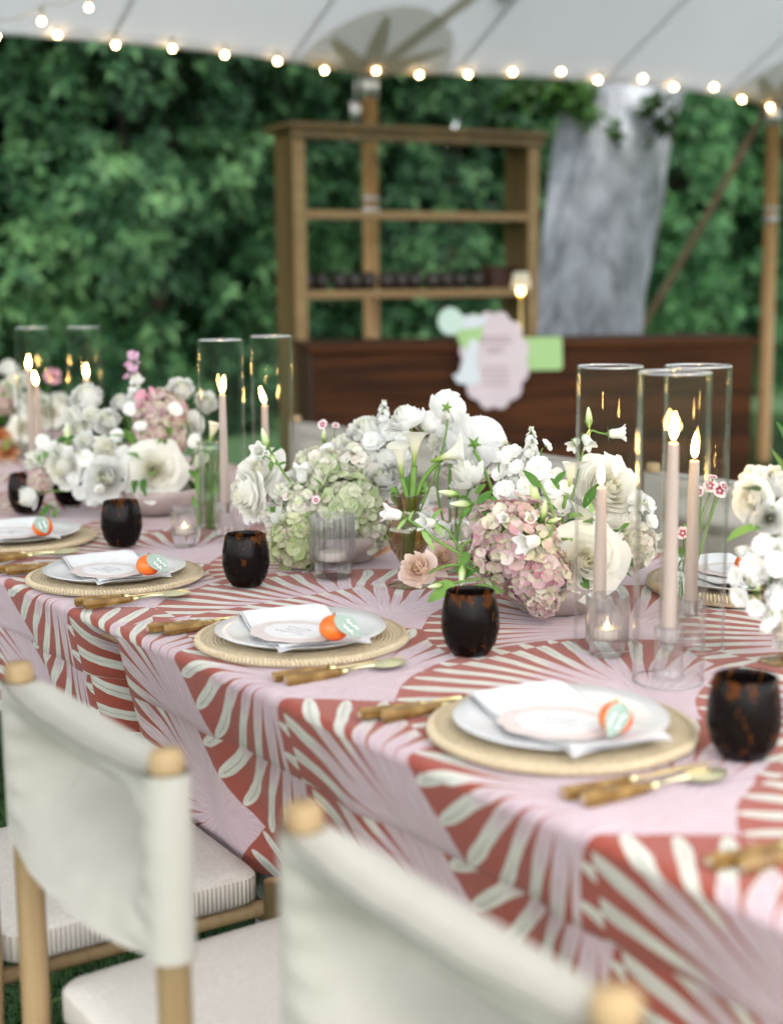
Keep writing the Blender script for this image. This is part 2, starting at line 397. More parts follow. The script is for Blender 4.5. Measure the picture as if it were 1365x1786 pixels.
M_['brass'] = basic('brass', (.75, .55, .22), None, .25, Metallic=1.0)
M_['shade'] = soft('lamp_shade_linen', lambda t: (.74, .71, .60), .9, .4)
M_['sign_pink'] = basic('pale_pink_acrylic', (0.528, 0.431, 0.458), (0.554, 0.458, 0.484), .35, 6)
M_['sign_mint'] = basic('mint_acrylic', (0.458, 0.581, 0.510), None, .35)
M_['sign_white'] = basic('pale_blue_white_acrylic', (0.546, 0.581, 0.607), None, .35)
M_['sign_green'] = basic('spring_green_card', (0.317, 0.493, 0.194), (0.334, 0.510, 0.211), .6, 8)
M_['sign_ink'] = basic('rose_ink', (.46, .33, .34), None, .7)
M_['glassdark'] = basic('dark_bar_glass', (.008, .006, .006), (.025, .012, .006), .45, 40)
M_['canvas'] = soft('natural_canvas', lambda t: t.mix(t.noise(t.co(), 24, 4), (0.346, 0.327, 0.282), (0.390, 0.372, 0.327)), .95, .06, .25, 240)
M_['chairwood'] = wood('pale_ash', (.25, .165, .08), (.315, .22, .115), 2, 14, .6, .3)
M_['stretcherwood'] = wood('reddish_ash_stretcher', (.30, .18, .08), (.36, .23, .11), 1, 8, .5)  # slightly redder ash, used on the stretchers only
def boucle():
    t = NT('woven_cushion'); n = t.noise(t.co(), 260, 3, .6, 1.5)
    t.set(Base_Color=t.mix(t.ss(n, .35, .65), (.49, .45, .395), (.60, .565, .51)), Roughness=.95); t.bump(n, .7, .004); return t.mat
M_['boucle'] = boucle()
def ribbed_cloth():
    t = NT('ribbed_cushion_border'); sp = t.n('ShaderNodeSeparateXYZ'); t.put(sp.inputs[0], t.co())
    f = t.m('ADD', t.m('SINE', t.m('MULTIPLY', sp.outputs[0], 900)), t.m('SINE', t.m('MULTIPLY', sp.outputs[1], 900)))
    t.set(Base_Color=t.mix(t.ss(f, -1.0, 1.0), (.37, .33, .28), (.50, .455, .40)), Roughness=.95); t.bump(f, .5, .003); return t.mat
M_['ribcloth'] = ribbed_cloth()
M_['ceramic'] = basic('taupe_ceramic', (.33, .27, .25), (.40, .335, .31), .45, 14, .1, 90)
M_['ceramic_dark'] = basic('grey_green_ceramic', (.20, .21, .17), (.26, .26, .22), .45, 14)
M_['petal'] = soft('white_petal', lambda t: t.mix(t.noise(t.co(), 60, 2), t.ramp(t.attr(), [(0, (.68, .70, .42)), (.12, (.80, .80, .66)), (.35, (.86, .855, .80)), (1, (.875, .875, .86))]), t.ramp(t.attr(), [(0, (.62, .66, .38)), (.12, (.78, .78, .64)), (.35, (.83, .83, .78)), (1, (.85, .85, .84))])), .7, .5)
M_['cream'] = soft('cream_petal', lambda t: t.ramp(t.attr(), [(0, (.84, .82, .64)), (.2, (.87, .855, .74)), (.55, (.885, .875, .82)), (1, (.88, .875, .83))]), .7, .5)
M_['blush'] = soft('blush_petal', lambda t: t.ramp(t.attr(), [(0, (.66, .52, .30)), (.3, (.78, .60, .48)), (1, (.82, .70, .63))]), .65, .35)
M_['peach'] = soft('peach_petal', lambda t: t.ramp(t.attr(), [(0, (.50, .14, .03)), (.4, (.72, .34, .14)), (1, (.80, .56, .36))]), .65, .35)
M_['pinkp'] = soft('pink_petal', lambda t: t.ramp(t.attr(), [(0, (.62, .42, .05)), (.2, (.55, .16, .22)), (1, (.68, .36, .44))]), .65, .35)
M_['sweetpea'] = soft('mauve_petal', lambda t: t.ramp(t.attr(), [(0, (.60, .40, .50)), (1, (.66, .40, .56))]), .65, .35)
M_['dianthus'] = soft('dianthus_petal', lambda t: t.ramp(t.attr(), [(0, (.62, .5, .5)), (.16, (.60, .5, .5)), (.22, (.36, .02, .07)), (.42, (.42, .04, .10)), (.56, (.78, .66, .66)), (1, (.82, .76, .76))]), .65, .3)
M_['sepal'] = soft('sepal_green', lambda t: t.mix(t.noise(t.co(), 50, 2), (.10, .22, .035), (.19, .34, .07)), .5, .25)
M_['bud'] = soft('green_white_bud', lambda t: t.ramp(t.attr(), [(0, (.20, .36, .08)), (.45, (.50, .60, .28)), (1, (.74, .77, .58))]), .5, .25)
M_['calla'] = soft('calla_spathe', lambda t: t.ramp(t.attr(), [(0, (.22, .36, .06)), (.25, (.42, .52, .16)), (.5, (.74, .74, .56)), (1, (.84, .83, .76))]), .45, .35)
M_['spadix'] = basic('yellow_spadix', (.75, .55, .06), None, .7)
M_['stem'] = soft('flower_stem', lambda t: t.mix(t.noise(t.co('Generated'), 6, 2), (.09, .20, .03), (.20, .33, .08)), .45, .15)
M_['leaf'] = soft('flower_leaf', lambda t: t.mix(t.n('ShaderNodeObjectInfo').outputs['Random'], (.035, .12, .02), (.13, .27, .045)), .4, .25)
M_['leaf2'] = soft('pale_leaf', lambda t: t.mix(t.n('ShaderNodeObjectInfo').outputs['Random'], (.16, .32, .06), (.30, .46, .16)), .4, .3)
def hyd(name, stops, rnd=True):
    def fn(t):
        isl = t.n('ShaderNodeNewGeometry').outputs['Random Per Island']
        k = t.m('FRACT', t.m('ADD', t.n('ShaderNodeObjectInfo').outputs['Random'], t.m('MULTIPLY', isl, .30))) if rnd else isl
        c = t.ramp(k, stops); return t.mix(t.ss(t.attr(), .0, .5), (.40, .44, .18), c)
    return soft(name, fn, .7, .3)
MAUVE = [(0, (.50, .30, .33)), (.15, (.60, .45, .42)), (.3, (.66, .58, .48)), (.45, (.58, .58, .40)), (.6, (.68, .61, .54)), (.75, (.60, .43, .45)), (.88, (.46, .22, .26)), (1, (.52, .55, .34))]
GRASS = [(0, (.38, .47, .20)), (.3, (.48, .54, .28)), (.6, (.58, .60, .38)), (.85, (.60, .50, .42)), (1, (.42, .50, .24))]
GREEN = [(0, (.40, .48, .24)), (.2, (.52, .58, .36)), (.4, (.62, .64, .46)), (.6, (.70, .69, .58)), (.75, (.60, .52, .44)), (.9, (.46, .54, .30)), (1, (.36, .44, .20))]
PALE = [(0, (.58, .62, .42)), (.2, (.68, .68, .54)), (.4, (.76, .74, .66)), (.6, (.66, .56, .52)), (.75, (.72, .70, .62)), (.9, (.52, .58, .36)), (1, (.62, .50, .48))]
CREAM = [(0, (.72, .70, .58)), (.3, (.78, .76, .68)), (.5, (.70, .70, .54)), (.7, (.74, .64, .58)), (1, (.80, .80, .74))]
M_['hyd_mauve'] = hyd('antique_mauve_hydrangea', MAUVE); M_['hyd_grass'] = hyd('fresh_green_hydrangea', GRASS); M_['hyd_pale'] = hyd('pale_antique_hydrangea', PALE); M_['hyd_green'] = hyd('green_hydrangea', GREEN); M_['hyd_cream'] = hyd('cream_hydrangea', CREAM)
M_['hyd_mauve_j'] = hyd('antique_mauve_hydrangea_far', MAUVE, False)
def foliage(name, a, b, c, rough=.4, tr=.2):
    def fn(t):      # lighter and darker patches by position, plus leaf-to-leaf variety
        k = t.m('ADD', t.m('MULTIPLY', t.n('ShaderNodeNewGeometry').outputs['Random Per Island'], .55), t.m('MULTIPLY', t.ss(t.noise(t.n('ShaderNodeNewGeometry').outputs['Position'], 1.7, 3), .36, .66), .55))
        return t.ramp(k, [(0, a), (.5, b), (1, c)])
    return soft(name, fn, rough, tr)
M_['hedge'] = foliage('rhododendron_leaf', (0.005, 0.017, 0.006), (0.017, 0.062, 0.023), (0.091, 0.194, 0.071), .6, .08)
M_['hedge2'] = foliage('fresh_shrub_leaf', (0.009, 0.038, 0.011), (0.022, 0.082, 0.026), (0.059, 0.151, 0.049), .6, .08)
M_['wood_far'] = foliage('far_wood_leaf', (.006, .022, .010), (.011, .038, .016), (.02, .06, .025), .7, .05)
M_['treeleaf'] = foliage('tree_leaf', (0.012, 0.036, 0.006), (0.027, 0.078, 0.012), (0.054, 0.120, 0.024), .5, .15)
M_['branch'] = basic('brown_branch', (.05, .035, .022), (.09, .06, .04), .9, 20)
def bark():
    t = NT('grey_beech_bark'); co = t.scale(t.co(), (1, 1, .6))
    a = t.noise(co, 4.5, 5, .62, .3); b = t.noise(t.scale(t.co(), (1, 1, .12)), 22, 4, .6)
    f = t.m('ADD', t.m('MULTIPLY', a, .68), t.m('MULTIPLY', b, .32))
    t.set(Base_Color=t.ramp(f, [(.36, (.10, .108, .12)), (.46, (.20, .213, .236)), (.54, (.29, .307, .34)), (.64, (.40, .42, .46))]), Roughness=.9); t.bump(f, .9, .06); return t.mat
M_['bark'] = bark()
def lawn_mat():
    t = NT('lawn'); co = t.co(); a = t.noise(co, 1.2, 4); b = t.noise(co, 60, 3)
    t.set(Base_Color=t.mix(t.m('ADD', t.m('MULTIPLY', a, .6), t.m('MULTIPLY', b, .4)), (.016, .048, .012), (.042, .115, .03)), Roughness=.9); t.bump(b, .8, .04); return t.mat
M_['lawn'] = lawn_mat()
M_['grass'] = foliage('grass_blade', (.012, .035, .008), (.025, .07, .016), (.05, .11, .028), .7, .2)
M_['tabletop'] = wood('folding_table_ply', (.30, .20, .11), (.38, .26, .15), 1, 5, .6)
M_['steel'] = basic('grey_table_leg', (.25, .25, .26), None, .4, Metallic=.7)
M_['water'] = thin_glass('vase_water', (.86, .90, .80), .03, 3, .4, .02)

# ================================================================== SETTING
rng = random.Random(4)
lawn = MB()
n = 24
lawn.grid([[(-70+140*i/n, -50+140*j/n, -0.03*0) for j in range(n+1)] for i in range(n+1)])
struct(obj('lawn', lawn.mesh('lawn', M_['lawn'])))

# grass tufts under and around the chairs and by the bar
def grass_patch(x0, x1, y0, y1, N, seed, h=.06):
    r = np.random.default_rng(seed)
    x = r.uniform(x0, x1, N); y = r.uniform(y0, y1, N); a = r.uniform(0, 2*pi, N); H = r.uniform(.5, 1.2, N)*h; l = r.normal(0, .5, N)*h
    b = r.uniform(0, 2*pi, N); w = .003
    V = np.zeros((N, 4, 3)); c, s_ = np.cos(a)*w, np.sin(a)*w
    V[:, 0] = np.stack([x-c, y-s_, x*0], 1); V[:, 1] = np.stack([x+c, y+s_, x*0], 1)
    V[:, 2] = np.stack([x+c*.6+l*np.cos(b)*.4, y+s_*.6+l*np.sin(b)*.4, H*.6], 1)
    V[:, 3] = np.stack([x+l*np.cos(b), y+l*np.sin(b), H], 1)
    return V.reshape(-1, 3), np.arange(N*4).reshape(N, 4)
Vs, Fs, off = [], [], 0
for a in ((-.6, 1.3, .2, 4.2, 16000, 1), (5.5, 11, 4.2, 9.5, 26000, 2), (1.8, 3.6, 1.2, 6.5, 10000, 3)):
    v, f = grass_patch(*a); Vs.append(v); Fs.append(f+off); off += len(v)
g = obj('grass', np_mesh('grass', np.concatenate(Vs), np.concatenate(Fs), M_['grass'])); g['kind'] = 'stuff'

# ------------------------------------------------------------------ hedge shrubs, wood behind, tree
def rosettes(P, D, r, leaves=8, L=.13, Wd=.042, droop=.1):
    """whorls of leaves at points P looking along D -> verts, quads (each leaf two bent quads)"""
    N = len(P); a = np.cross(D, np.array([.3, .2, 1.0])); a /= np.linalg.norm(a, axis=1, keepdims=True)+1e-9; b = np.cross(D, a)
    V = []
    ph = r.uniform(0, 2*pi, N)
    for k in range(leaves):
        t = ph + 2*pi*k/leaves + r.normal(0, .25, N); up = r.uniform(.05, .85, N)
        out = a*np.cos(t)[:, None] + b*np.sin(t)[:, None]
        ax = out*np.sqrt(np.maximum(0, 1-up**2*.8))[:, None] + D*up[:, None]; ax /= np.linalg.norm(ax, axis=1, keepdims=True)
        sd = np.cross(ax, D); sd /= np.linalg.norm(sd, axis=1, keepdims=True)+1e-9; nn = np.cross(sd, ax)
        l = (L*r.uniform(.65, 1.15, N))[:, None]; w = Wd*l/L
        base = P + ax*.01; mid = base + ax*l*.5 + nn*l*.05; tip = base + ax*l - np.array([0, 0, 1.0])*l*droop - D*l*.06
        V.append(np.stack([base, mid+sd*w*.5, tip, mid-sd*w*.5], 1))
    V = np.concatenate(V).reshape(-1, 3)
    return V, np.arange(len(V)).reshape(-1, 4)
def shrub_mesh(seed, rx, ry, rz, N, mat, L=.14, front=True):
    r = np.random.default_rng(seed)
    d = r.normal(size=(N*3, 3)); d /= np.linalg.norm(d, axis=1, keepdims=True)
    if front: d = d[d[:, 1] < .35][:N]
    else: d = d[:N]
    N = len(d)
    # lumps: the outline swells round a few sub-crowns
    cs = r.normal(size=(26, 3)); cs /= np.linalg.norm(cs, axis=1, keepdims=True)
    m = (d @ cs.T).max(1); sw = .62 + .52*np.clip((m-.76)/.24, 0, 1)**.9
    dep_ = r.uniform(0, 1, N)**2.2; rad = sw*(1-.42*dep_)
    q = np.sign(d)*np.abs(d)**.72; q /= (np.abs(q)**3).sum(1, keepdims=True)**(1/3)
    P = q*rad[:, None]*np.array([rx, ry, rz]); P[:, 2] = np.maximum(P[:, 2], -rz*.97)
    D = d*np.array([1, 1, .8]) + r.normal(0, .3, (N, 3)) + np.array([0, 0, .35]); D /= np.linalg.norm(D, axis=1, keepdims=True)
    V, F = rosettes(P, D, r, 8, L, L*.34, .15)
    return np_mesh('crown', V, F, mat)
sm = [shrub_mesh(k, 1.25, 1.1, 2.7, 2100, M_['hedge'] if k != 2 else M_['hedge2'], .155) for k in range(4)]
stm = MB()
for k in range(5):
    a = rng.uniform(0, 6.28); stm.tube(bez((.1*cos(a), .1*sin(a), -2.75), (.3*cos(a), .3*sin(a), -1.2), (.7*cos(a), .55*sin(a), 1.4), 6), [.05, .045, .04, .03, .02, .01], 6)
stm_me = stm.mesh('trunk', M_['branch'])
SH = [(.4, 12.2, 0, 'leafy dark green shrub at the far left end of the hedge'),
      (2.2, 11.6, 1, 'second broad-leaved shrub from the left in the hedge'),
      (4.0, 11.9, 0, 'bushy broad-leaved shrub in the hedge left of the wooden shelf'),
      (5.6, 11.5, 3, 'dark broad-leaved shrub just left of the shelf unit, behind it'),
      (7.2, 11.9, 1, 'glossy broad-leaved shrub seen through the open shelves'),
      (8.9, 11.6, 0, 'dense shrub standing behind the pale tree trunk'),
      (10.6, 11.8, 2, 'fresh green shrub to the right of the pale tree trunk'),
      (12.3, 11.5, 2, 'light green shrub behind the slanting guy rope'),
      (14.0, 11.9, 3, 'dark shrub behind the right-hand tent pole'),
      (15.8, 11.7, 1, 'last shrub at the right end of the hedge')]
for x, y, k, lb in SH:
    t = thing('hedge_shrub', lb, 'shrub', (x, y, 0), 0, 'broad-leaved shrubs forming the hedge')
    s = rng.uniform(.96, 1.12)
    obj('crown', sm[k], t, M=Matrix.Translation((0, 0, 2.62*s)) @ Matrix.Diagonal((1.0*s*rng.choice((-1, 1)), 1*s, s, 1)))
    obj('trunk', stm_me, t, loc=(0, 0, 2.72))
r = np.random.default_rng(9); N = 15000
P = np.stack([r.uniform(-6, 26, N), 14.2 + r.uniform(-.6, 1.2, N) + .5*np.sin(r.uniform(0, 9, N)), r.uniform(.0, 9.5, N)], 1)
D = np.stack([r.normal(0, .5, N), -np.ones(N), r.normal(.3, .5, N)], 1); D /= np.linalg.norm(D, axis=1, keepdims=True)
V, F = rosettes(P, D, r, 7, .42, .2, .2)
o = obj('woodland', np_mesh('woodland', V, F, M_['wood_far'])); o['kind'] = 'stuff'

# the big grey tree
TD = 9.8
t0 = W(1015, 640, TD); t1 = W(1072, 236, TD); base = t0 + (t0-t1)*((t0.z)/(t1.z-t0.z))
tree = thing('beech_tree', 'big smooth grey trunk leaning right and forking under the tent edge', 'tree', base)
axd = (t1-base)
tb = MB(); nz = 32; na = 32; Pg = []
for i in range(na):
    a = 2*pi*i/na; row = []
    for j in range(nz):
        k = j/(nz-1)*1.16; c = axd*k
        rr = .375 + .16*max(0, .22-k)/.22 + .035*sin(3*a+2*k) + .012*sin(9*a+3*sin(5*k)) + .03*math.exp(-((k-.62)/.06)**2)*max(0, cos(a-3.9)) + .02*sin(5*a-4*k+1) + .015*sin(11*k+2*a)
        if k > .9: rr *= 1 + (k-.9)*.5*cos(2*a+.6)
        row.append(c + Vector((cos(a), sin(a), 0))*rr)
    Pg.append(row)
tb.grid(Pg, cu=True)
for (px, py, d2, off_, r0, r1) in ((985, -60, TD+.1, -.17, .24, .15), (1105, -90, TD-.1, .04, .24, .14), (1215, -50, TD+.1, .20, .20, .13)):
    e = W(px, py, d2)-base; st = axd*1.08 + CR*off_*.7
    pth = bez(st, axd*1.2 + CR*off_*1.2, e, 9); pth.append(pth[-1] + (pth[-1]-pth[-2])*4)
    tb.tube(pth, [r0*1.1-(r0*1.1-r1)*q/9 for q in range(10)], 14)
obj('trunk', tb.mesh('trunk', M_['bark']), tree)
r = np.random.default_rng(31)
Pc = []
for (px, py, d2, rad, N) in ((1022, 180, 9.3, .11, 26), (1000, 150, 9.35, .14, 26), (960, 150, 9.6, .22, 50), (1138, 190, 9.3, .07, 12), (1156, 222, 9.35, .06, 9), (1072, 228, 9.3, .04, 5)):
    c = np.array(W(px, py, d2)-base); Pc.append(c + r.normal(size=(N, 3))*rad*.6)
hd = np.array(axd)*1.0 + np.array([0, 0, 3.2])
for k in range(46):
    c = hd + r.normal(size=3)*np.array([1.9, 1.9, .8]); Pc.append(c + r.normal(size=(70, 3))*.5)  # extra clumps thicken the unseen crown to shade the trunk top
Pc = np.concatenate(Pc); D = r.normal(size=Pc.shape); D[:, 2] += .6; D /= np.linalg.norm(D, axis=1, keepdims=True)
V, F = rosettes(Pc, D, r, 6, .10, .05, .2)
obj('crown', np_mesh('crown', V, F, M_['treeleaf']), tree)

# ------------------------------------------------------------------ tent
PX = [-4.77, -1.56, 1.65, 4.864, 8.075, 11.29, 14.5]; POLE_T = 2.5
def ey(x): return 6.977 - .0865*(x-4.864)                      # line through the pole tops
def edge(x):
    u = ((x-PX[0]) % 3.2115)/3.2115
    return ey(x) - .15*(1-abs(2*u-1)**1.6)
def cz(x, d):                                                   # canopy height at distance d in from the edge
    u = ((x-PX[0]) % 3.2115)/3.2115; sag = .042*(1-abs(2*u-1)**3)
    return POLE_T + sag*math.exp(-d*.6) + (.62*d - .02*d*d if d < 3.6 else .62*3.6-.02*12.96 - .27*(d-3.6))  # unseen rear slope is shaped for the light it lets in
def cpt(x, d, off=0.0): return Vector((x, edge(x)-d, cz(x, d)-off))
XS = [PX[0] + .8 + 18.46*i/140 for i in range(141)]; DS = [0, .1, .25, .5, .8, 1.2, 1.8, 2.5, 3.2, 3.6, 4.0, 4.8, 5.8, 6.8, 7.8, 8.4]  # out-of-view reach of the roof chosen for how much light it blocks
cv = thing('tent_canopy', 'white sailcloth tent roof overhead with scalloped edge and tan star patches', 'tent', (4.864, 6.9, 2.5))
L0 = Vector((4.864, 6.9, 2.5))
b = MB(); b.grid([[cpt(x, d)-L0 for d in DS] for x in XS]); obj('roof_cloth', b.mesh('roof_cloth', M_['canopy']), cv)
hm = MB(); hm.tube([cpt(x, 0, -.0)-L0 for x in XS], .012, 6); obj('hem', hm.mesh('hem', M_['seam']), cv)
for k in range(17):
    x = PX[0] + 1.61 + 1.07*k; sb = MB()
    sb.grid([[cpt(x+w, d, .006)-L0 for d in DS] for w in (-.016, .016)]); obj('seam', sb.mesh('seam', M_['seam']), cv)
for pxk in PX[2:5]:
    pb = MB(); C0 = []
    def patch_pt(a, rr, off):
        x = pxk + rr*cos(a); d = max(0.004, edge(x)-(edge(pxk)-rr*sin(a))); return cpt(x, d, off)-L0
    pb.grid([[patch_pt(pi*i/24, .50*q/6, .012) for q in range(7)] for i in range(25)])
    pp = obj('reinforcement_patch', pb.mesh('reinforcement_patch', M_['patch']), cv)
    sb = MB()
    for a, w, L in ((R(14), .10, .46), (R(38), .13, .46), (R(68), .13, 1.5), (R(110), .17, .44), (R(150), .13, .44), (R(172), .08, .46)):
        A = []
        for q in range(9):
            rr = L*q/8; wd = w*(1-rr/.52) if L < 1 else max(.055, w*(1-rr/.5))
            A.append([patch_pt(a+s_*math.atan2(max(wd, .004)*.9, rr+.09), rr, .018) for s_ in (-1, 0, 1)])
        sb.grid(A)
    obj('star_webbing', sb.mesh('star_webbing', M_['patch_star']), cv)
for x, lb in ((PX[3], 'round wooden tent pole rising behind the open shelf unit'), (PX[4], 'round wooden tent pole at the right edge, standing on the lawn')):
    t = thing('tent_pole', lb, 'pole', (x, ey(x)-.02, 0), 0, 'wooden tent side poles')
    b = MB(); b.tube([(0, 0, 0), (0, 0, 1.2), (0, 0, 2.5)], .047, 16); obj('shaft', b.mesh('shaft', M_['pole']), t)
    b = MB(); b.lathe([(.0475, 1.70), (.052, 1.70), (.052, 1.74), (.0475, 1.74)], 16); b.lathe([(.0475, 1.78), (.052, 1.78), (.052, 1.80), (.0475, 1.80)], 16)
    obj('band', b.mesh('band', M_['metal']), t)
    b = MB(); b.lathe([(.0475, 2.36), (.056, 2.36), (.056, 2.49), (.0475, 2.49)], 16); obj('cap_sleeve', b.mesh('cap_sleeve', M_['metal']), t)
b = MB(); A0 = Vector((PX[4], ey(PX[4])+.05, 2.47)); A1 = Vector((8.1, 8.7, .0))
b.tube([A0*(1-k)+A1*k - Vector((0, 0, .06*sin(pi*k))) for k in [i/10 for i in range(11)]], .024, 8)
tag(obj('guy_rope', b.mesh('guy_rope', M_['rope'])), 'brown guy rope slanting from the right tent pole down to the lawn', 'rope')
b = MB(); b.tube([A1+Vector((0, -.02, .12)), A1+Vector((0, .05, -.1))], .015, 6)
tag(obj('tent_stake', b.mesh('tent_stake', M_['metal'])), 'steel stake at the foot of the slanting guy rope', 'stake')
b = MB(); q = Vector((PX[3]-.12, ey(PX[3])-.05, 2.28))
b.lathe([(.0, -.05), (.03, -.045), (.034, 0), (.03, .045), (0, .05)], 12, c=q); b.lathe([(.0, -.18), (.035, -.17), (.035, -.10), (0, -.09)], 12, c=q); b.tube([q+Vector((0, 0, .05)), q+Vector((.02, .02, .2))], .006, 6); b.tube([q+Vector((0, 0, -.05)), q+Vector((0, 0, -.1))], .006, 6)
tag(obj('pulley_block', b.mesh('pulley_block', M_['metal'])), 'small grey metal pulley hanging left of the pole behind the shelf', 'pulley')

# string lights along the tent edge
BULB = [(101, 61), (202, 79), (301, 85), (392, 96), (484, 107), (566, 123), (656, 123), (731, 131), (816, 130), (894, 126), (978, 124), (1042, 140), (1120, 137), (1174, 152), (1244, 152), (1293, 174), (1342, 187), (1356, 197)]
nrm = Vector((.0865, 1, 0)).normalized()
def bulb_set(pts, off, label, extra=()):
    P = []
    for x, y in pts:
        q = onplane(x, y, Vector((4.864, 6.977-off, 0)), nrm)
        if off < 1:
            for _ in range(4): q = onplane(x, y, Vector((q.x, edge(q.x)-.05, 0)), nrm)
        P.append(q)
    root = thing('string_lights', label, 'string lights', P[0])
    bm_ = MB(); bm_.lathe([(0, -.010), (.006, -.009), (.0095, -.003), (.0095, .003), (.006, .009), (.0, .010)], 12); me = bm_.mesh('bulb', M_['bulb'])
    sm_ = MB(); sm_.lathe([(0, .009), (.008, .009), (.009, .05), (.004, .062), (0, .062)], 10); sme = sm_.mesh('socket', M_['socket'])
    for q in P:
        ob = obj('bulb', me, root, loc=q-P[0]); obj('socket', sme, ob)
    line = []
    for i in range(len(P)-1):
        for k in range(6):
            k = k/6; line.append(P[i]*(1-k)+P[i+1]*k + Vector((0, 0, .062-.02*sin(pi*k))) - P[0])
    line.append(P[-1]+Vector((0, 0, .062))-P[0])
    cb = MB(); cb.tube(line, .0035, 5); obj('cord', cb.mesh('cord', M_['cord']), root)
bulb_set(BULB, .45, 'string of small warm glowing bulbs along the tent edge')
bulb_set([(-6, 64), (73, 37), (155, 13), (250, -20)], 1.6, 'short second string of warm bulbs at the upper left under the roof')

# ------------------------------------------------------------------ bar, sign, lamp, shelf
BA = Vector((3.68, 5.742, 0)); BD = Vector((cos(R(-24.82)), sin(R(-24.82)), 0)); BN = Vector((BD.y, -BD.x, 0))      # BN looks at the tables
BL = 2.24; bar = thing('bar_counter', 'long dark reddish brown plank bar counter below the shelf unit', 'bar counter', BA, math.atan2(BD.y, BD.x))
b = MB(); b.box((.02, .03, .03), (BL-.02, .56, .97), 0, None, .004); obj('body', b.mesh('body', M_['bar_end'], False), bar)
zz = [.02, .20, .38, .565, .76, .975]
for k in range(5):
    b = MB(); b.box((0.0, .004+.003*(k % 2), zz[k]+.0015), (BL, .028, zz[k+1]-.0015), 0, None, .003); obj('plank', b.mesh('plank', M_['bar'], False), bar)
for k in range(3):
    b = MB(); b.box((-.022, .03+.18*k, .02), (.018, .03+.18*k+.172, .975), 0, None, .004); obj('end_plank', b.mesh('end_plank', M_['bar_end'], False), bar)
b = MB(); b.box((-.03, -.015, .977), (BL+.02, .60, 1.02), 0, None, .006); obj('countertop', b.mesh('countertop', M_['bar'], False), bar)

def bp(x, y, off=.045): return onplane(x, y, BA + BN*off, BN)
SM = Matrix((( BD.x, 0, BN.x, 0), (BD.y, 0, BN.y, 0), (0, 1, 0, 0), (0, 0, 0, 1)))      # sign plane: x along bar, y up, z outward
def flat(outline, th, z0, mat, name, root, org):
    """plate cut to an outline given in photo pixels, lying in the sign plane"""
    P = [bp(x, y, .03)-org for x, y in outline]; n = len(P)
    vs = [p + BN*(z0+th) for p in P] + [p + BN*z0 for p in P]
    fs = [tuple(range(n))[::-1], tuple(range(n, 2*n))] + [(i, (i+1) % n, n+(i+1) % n, n+i) for i in range(n)]
    me = MB().add(vs, fs).mesh(name, mat, False); return obj(name, me, root)
org = bp(860, 625, .03)
sign = thing('bar_sign', 'layered pink, mint and green cut-out menu sign hung on the bar front', 'sign', org)
def scallop(cx, cy, rx, ry, k, amp, n=96, ph=0):
    return [(cx + (rx+amp*abs(sin(k*a/2+ph)))*cos(a), cy + (ry+amp*abs(sin(k*a/2+ph)))*sin(a)) for a in [2*pi*i/n for i in range(n)]]
flat([(905, 589), (976, 587), (979, 590), (980, 640), (976, 645), (907, 646), (900, 640), (900, 594)], .006, 0, M_['sign_green'], 'green_panel', sign, org)
flat(scallop(860, 628, 55, 80, 12, 7), .008, .008, M_['sign_pink'], 'pink_panel', sign, org)
flat([(825, 545), (838, 556), (840, 580), (832, 600), (815, 612), (802, 602), (793, 585), (806, 560)], .006, .014, M_['sign_green'], 'leaf_panel', sign, org)
flat([(783+22*cos(a), 560+24*sin(a)) for a in [2*pi*i/20 for i in range(20)]], .006, .022, M_['sign_mint'], 'mint_panel', sign, org)
flat([(795, 552), (820, 549), (845, 552), (848, 562), (830, 572), (800, 574)], .005, .018, M_['sign_white'], 'white_panel', sign, org)
flat([(787, 655), (800, 648), (806, 622), (818, 590), (833, 596), (828, 630), (836, 662), (820, 672), (796, 668)], .006, .018, M_['sign_white'], 'white_panel', sign, org)
for y, hw in ((588, 26), (596, 28), (607, 16), (614, 12), (640, 22), (650, 24), (660, 20), (670, 22)):
    A_, B_ = bp(864-hw, y, .049)-org, bp(864+hw, y, .049)-org; b = MB(); b.tube([A_, B_], .004, 4); obj('lettering', b.mesh('lettering', M_['sign_ink']), sign)

lp = onplane(907, 593, BA - BN*.22, BN); lp.z = 1.02
lamp = thing('table_lamp', 'small lit brass lamp with off-white shade standing on the bar', 'lamp', lp)
b = MB(); b.lathe([(0, 0), (.05, 0), (.05, .008), (.012, .014), (.008, .03), (.008, .26), (0, .262)], 20); obj('stem', b.mesh('stem', M_['brass']), lamp)
b = MB(); b.lathe([(.052, .255), (.038, .335), (.034, .335), (.048, .255)], 24); b.lathe([(.036, .333), (.0, .334)], 24); obj('lamp_shade', b.mesh('lamp_shade', M_['shade']), lamp)
b = MB(); b.lathe([(0, .225), (.014, .228), (.017, .242), (.012, .262), (0, .27)], 12); obj('bulb', b.mesh('bulb', M_['lampglow']), lamp)

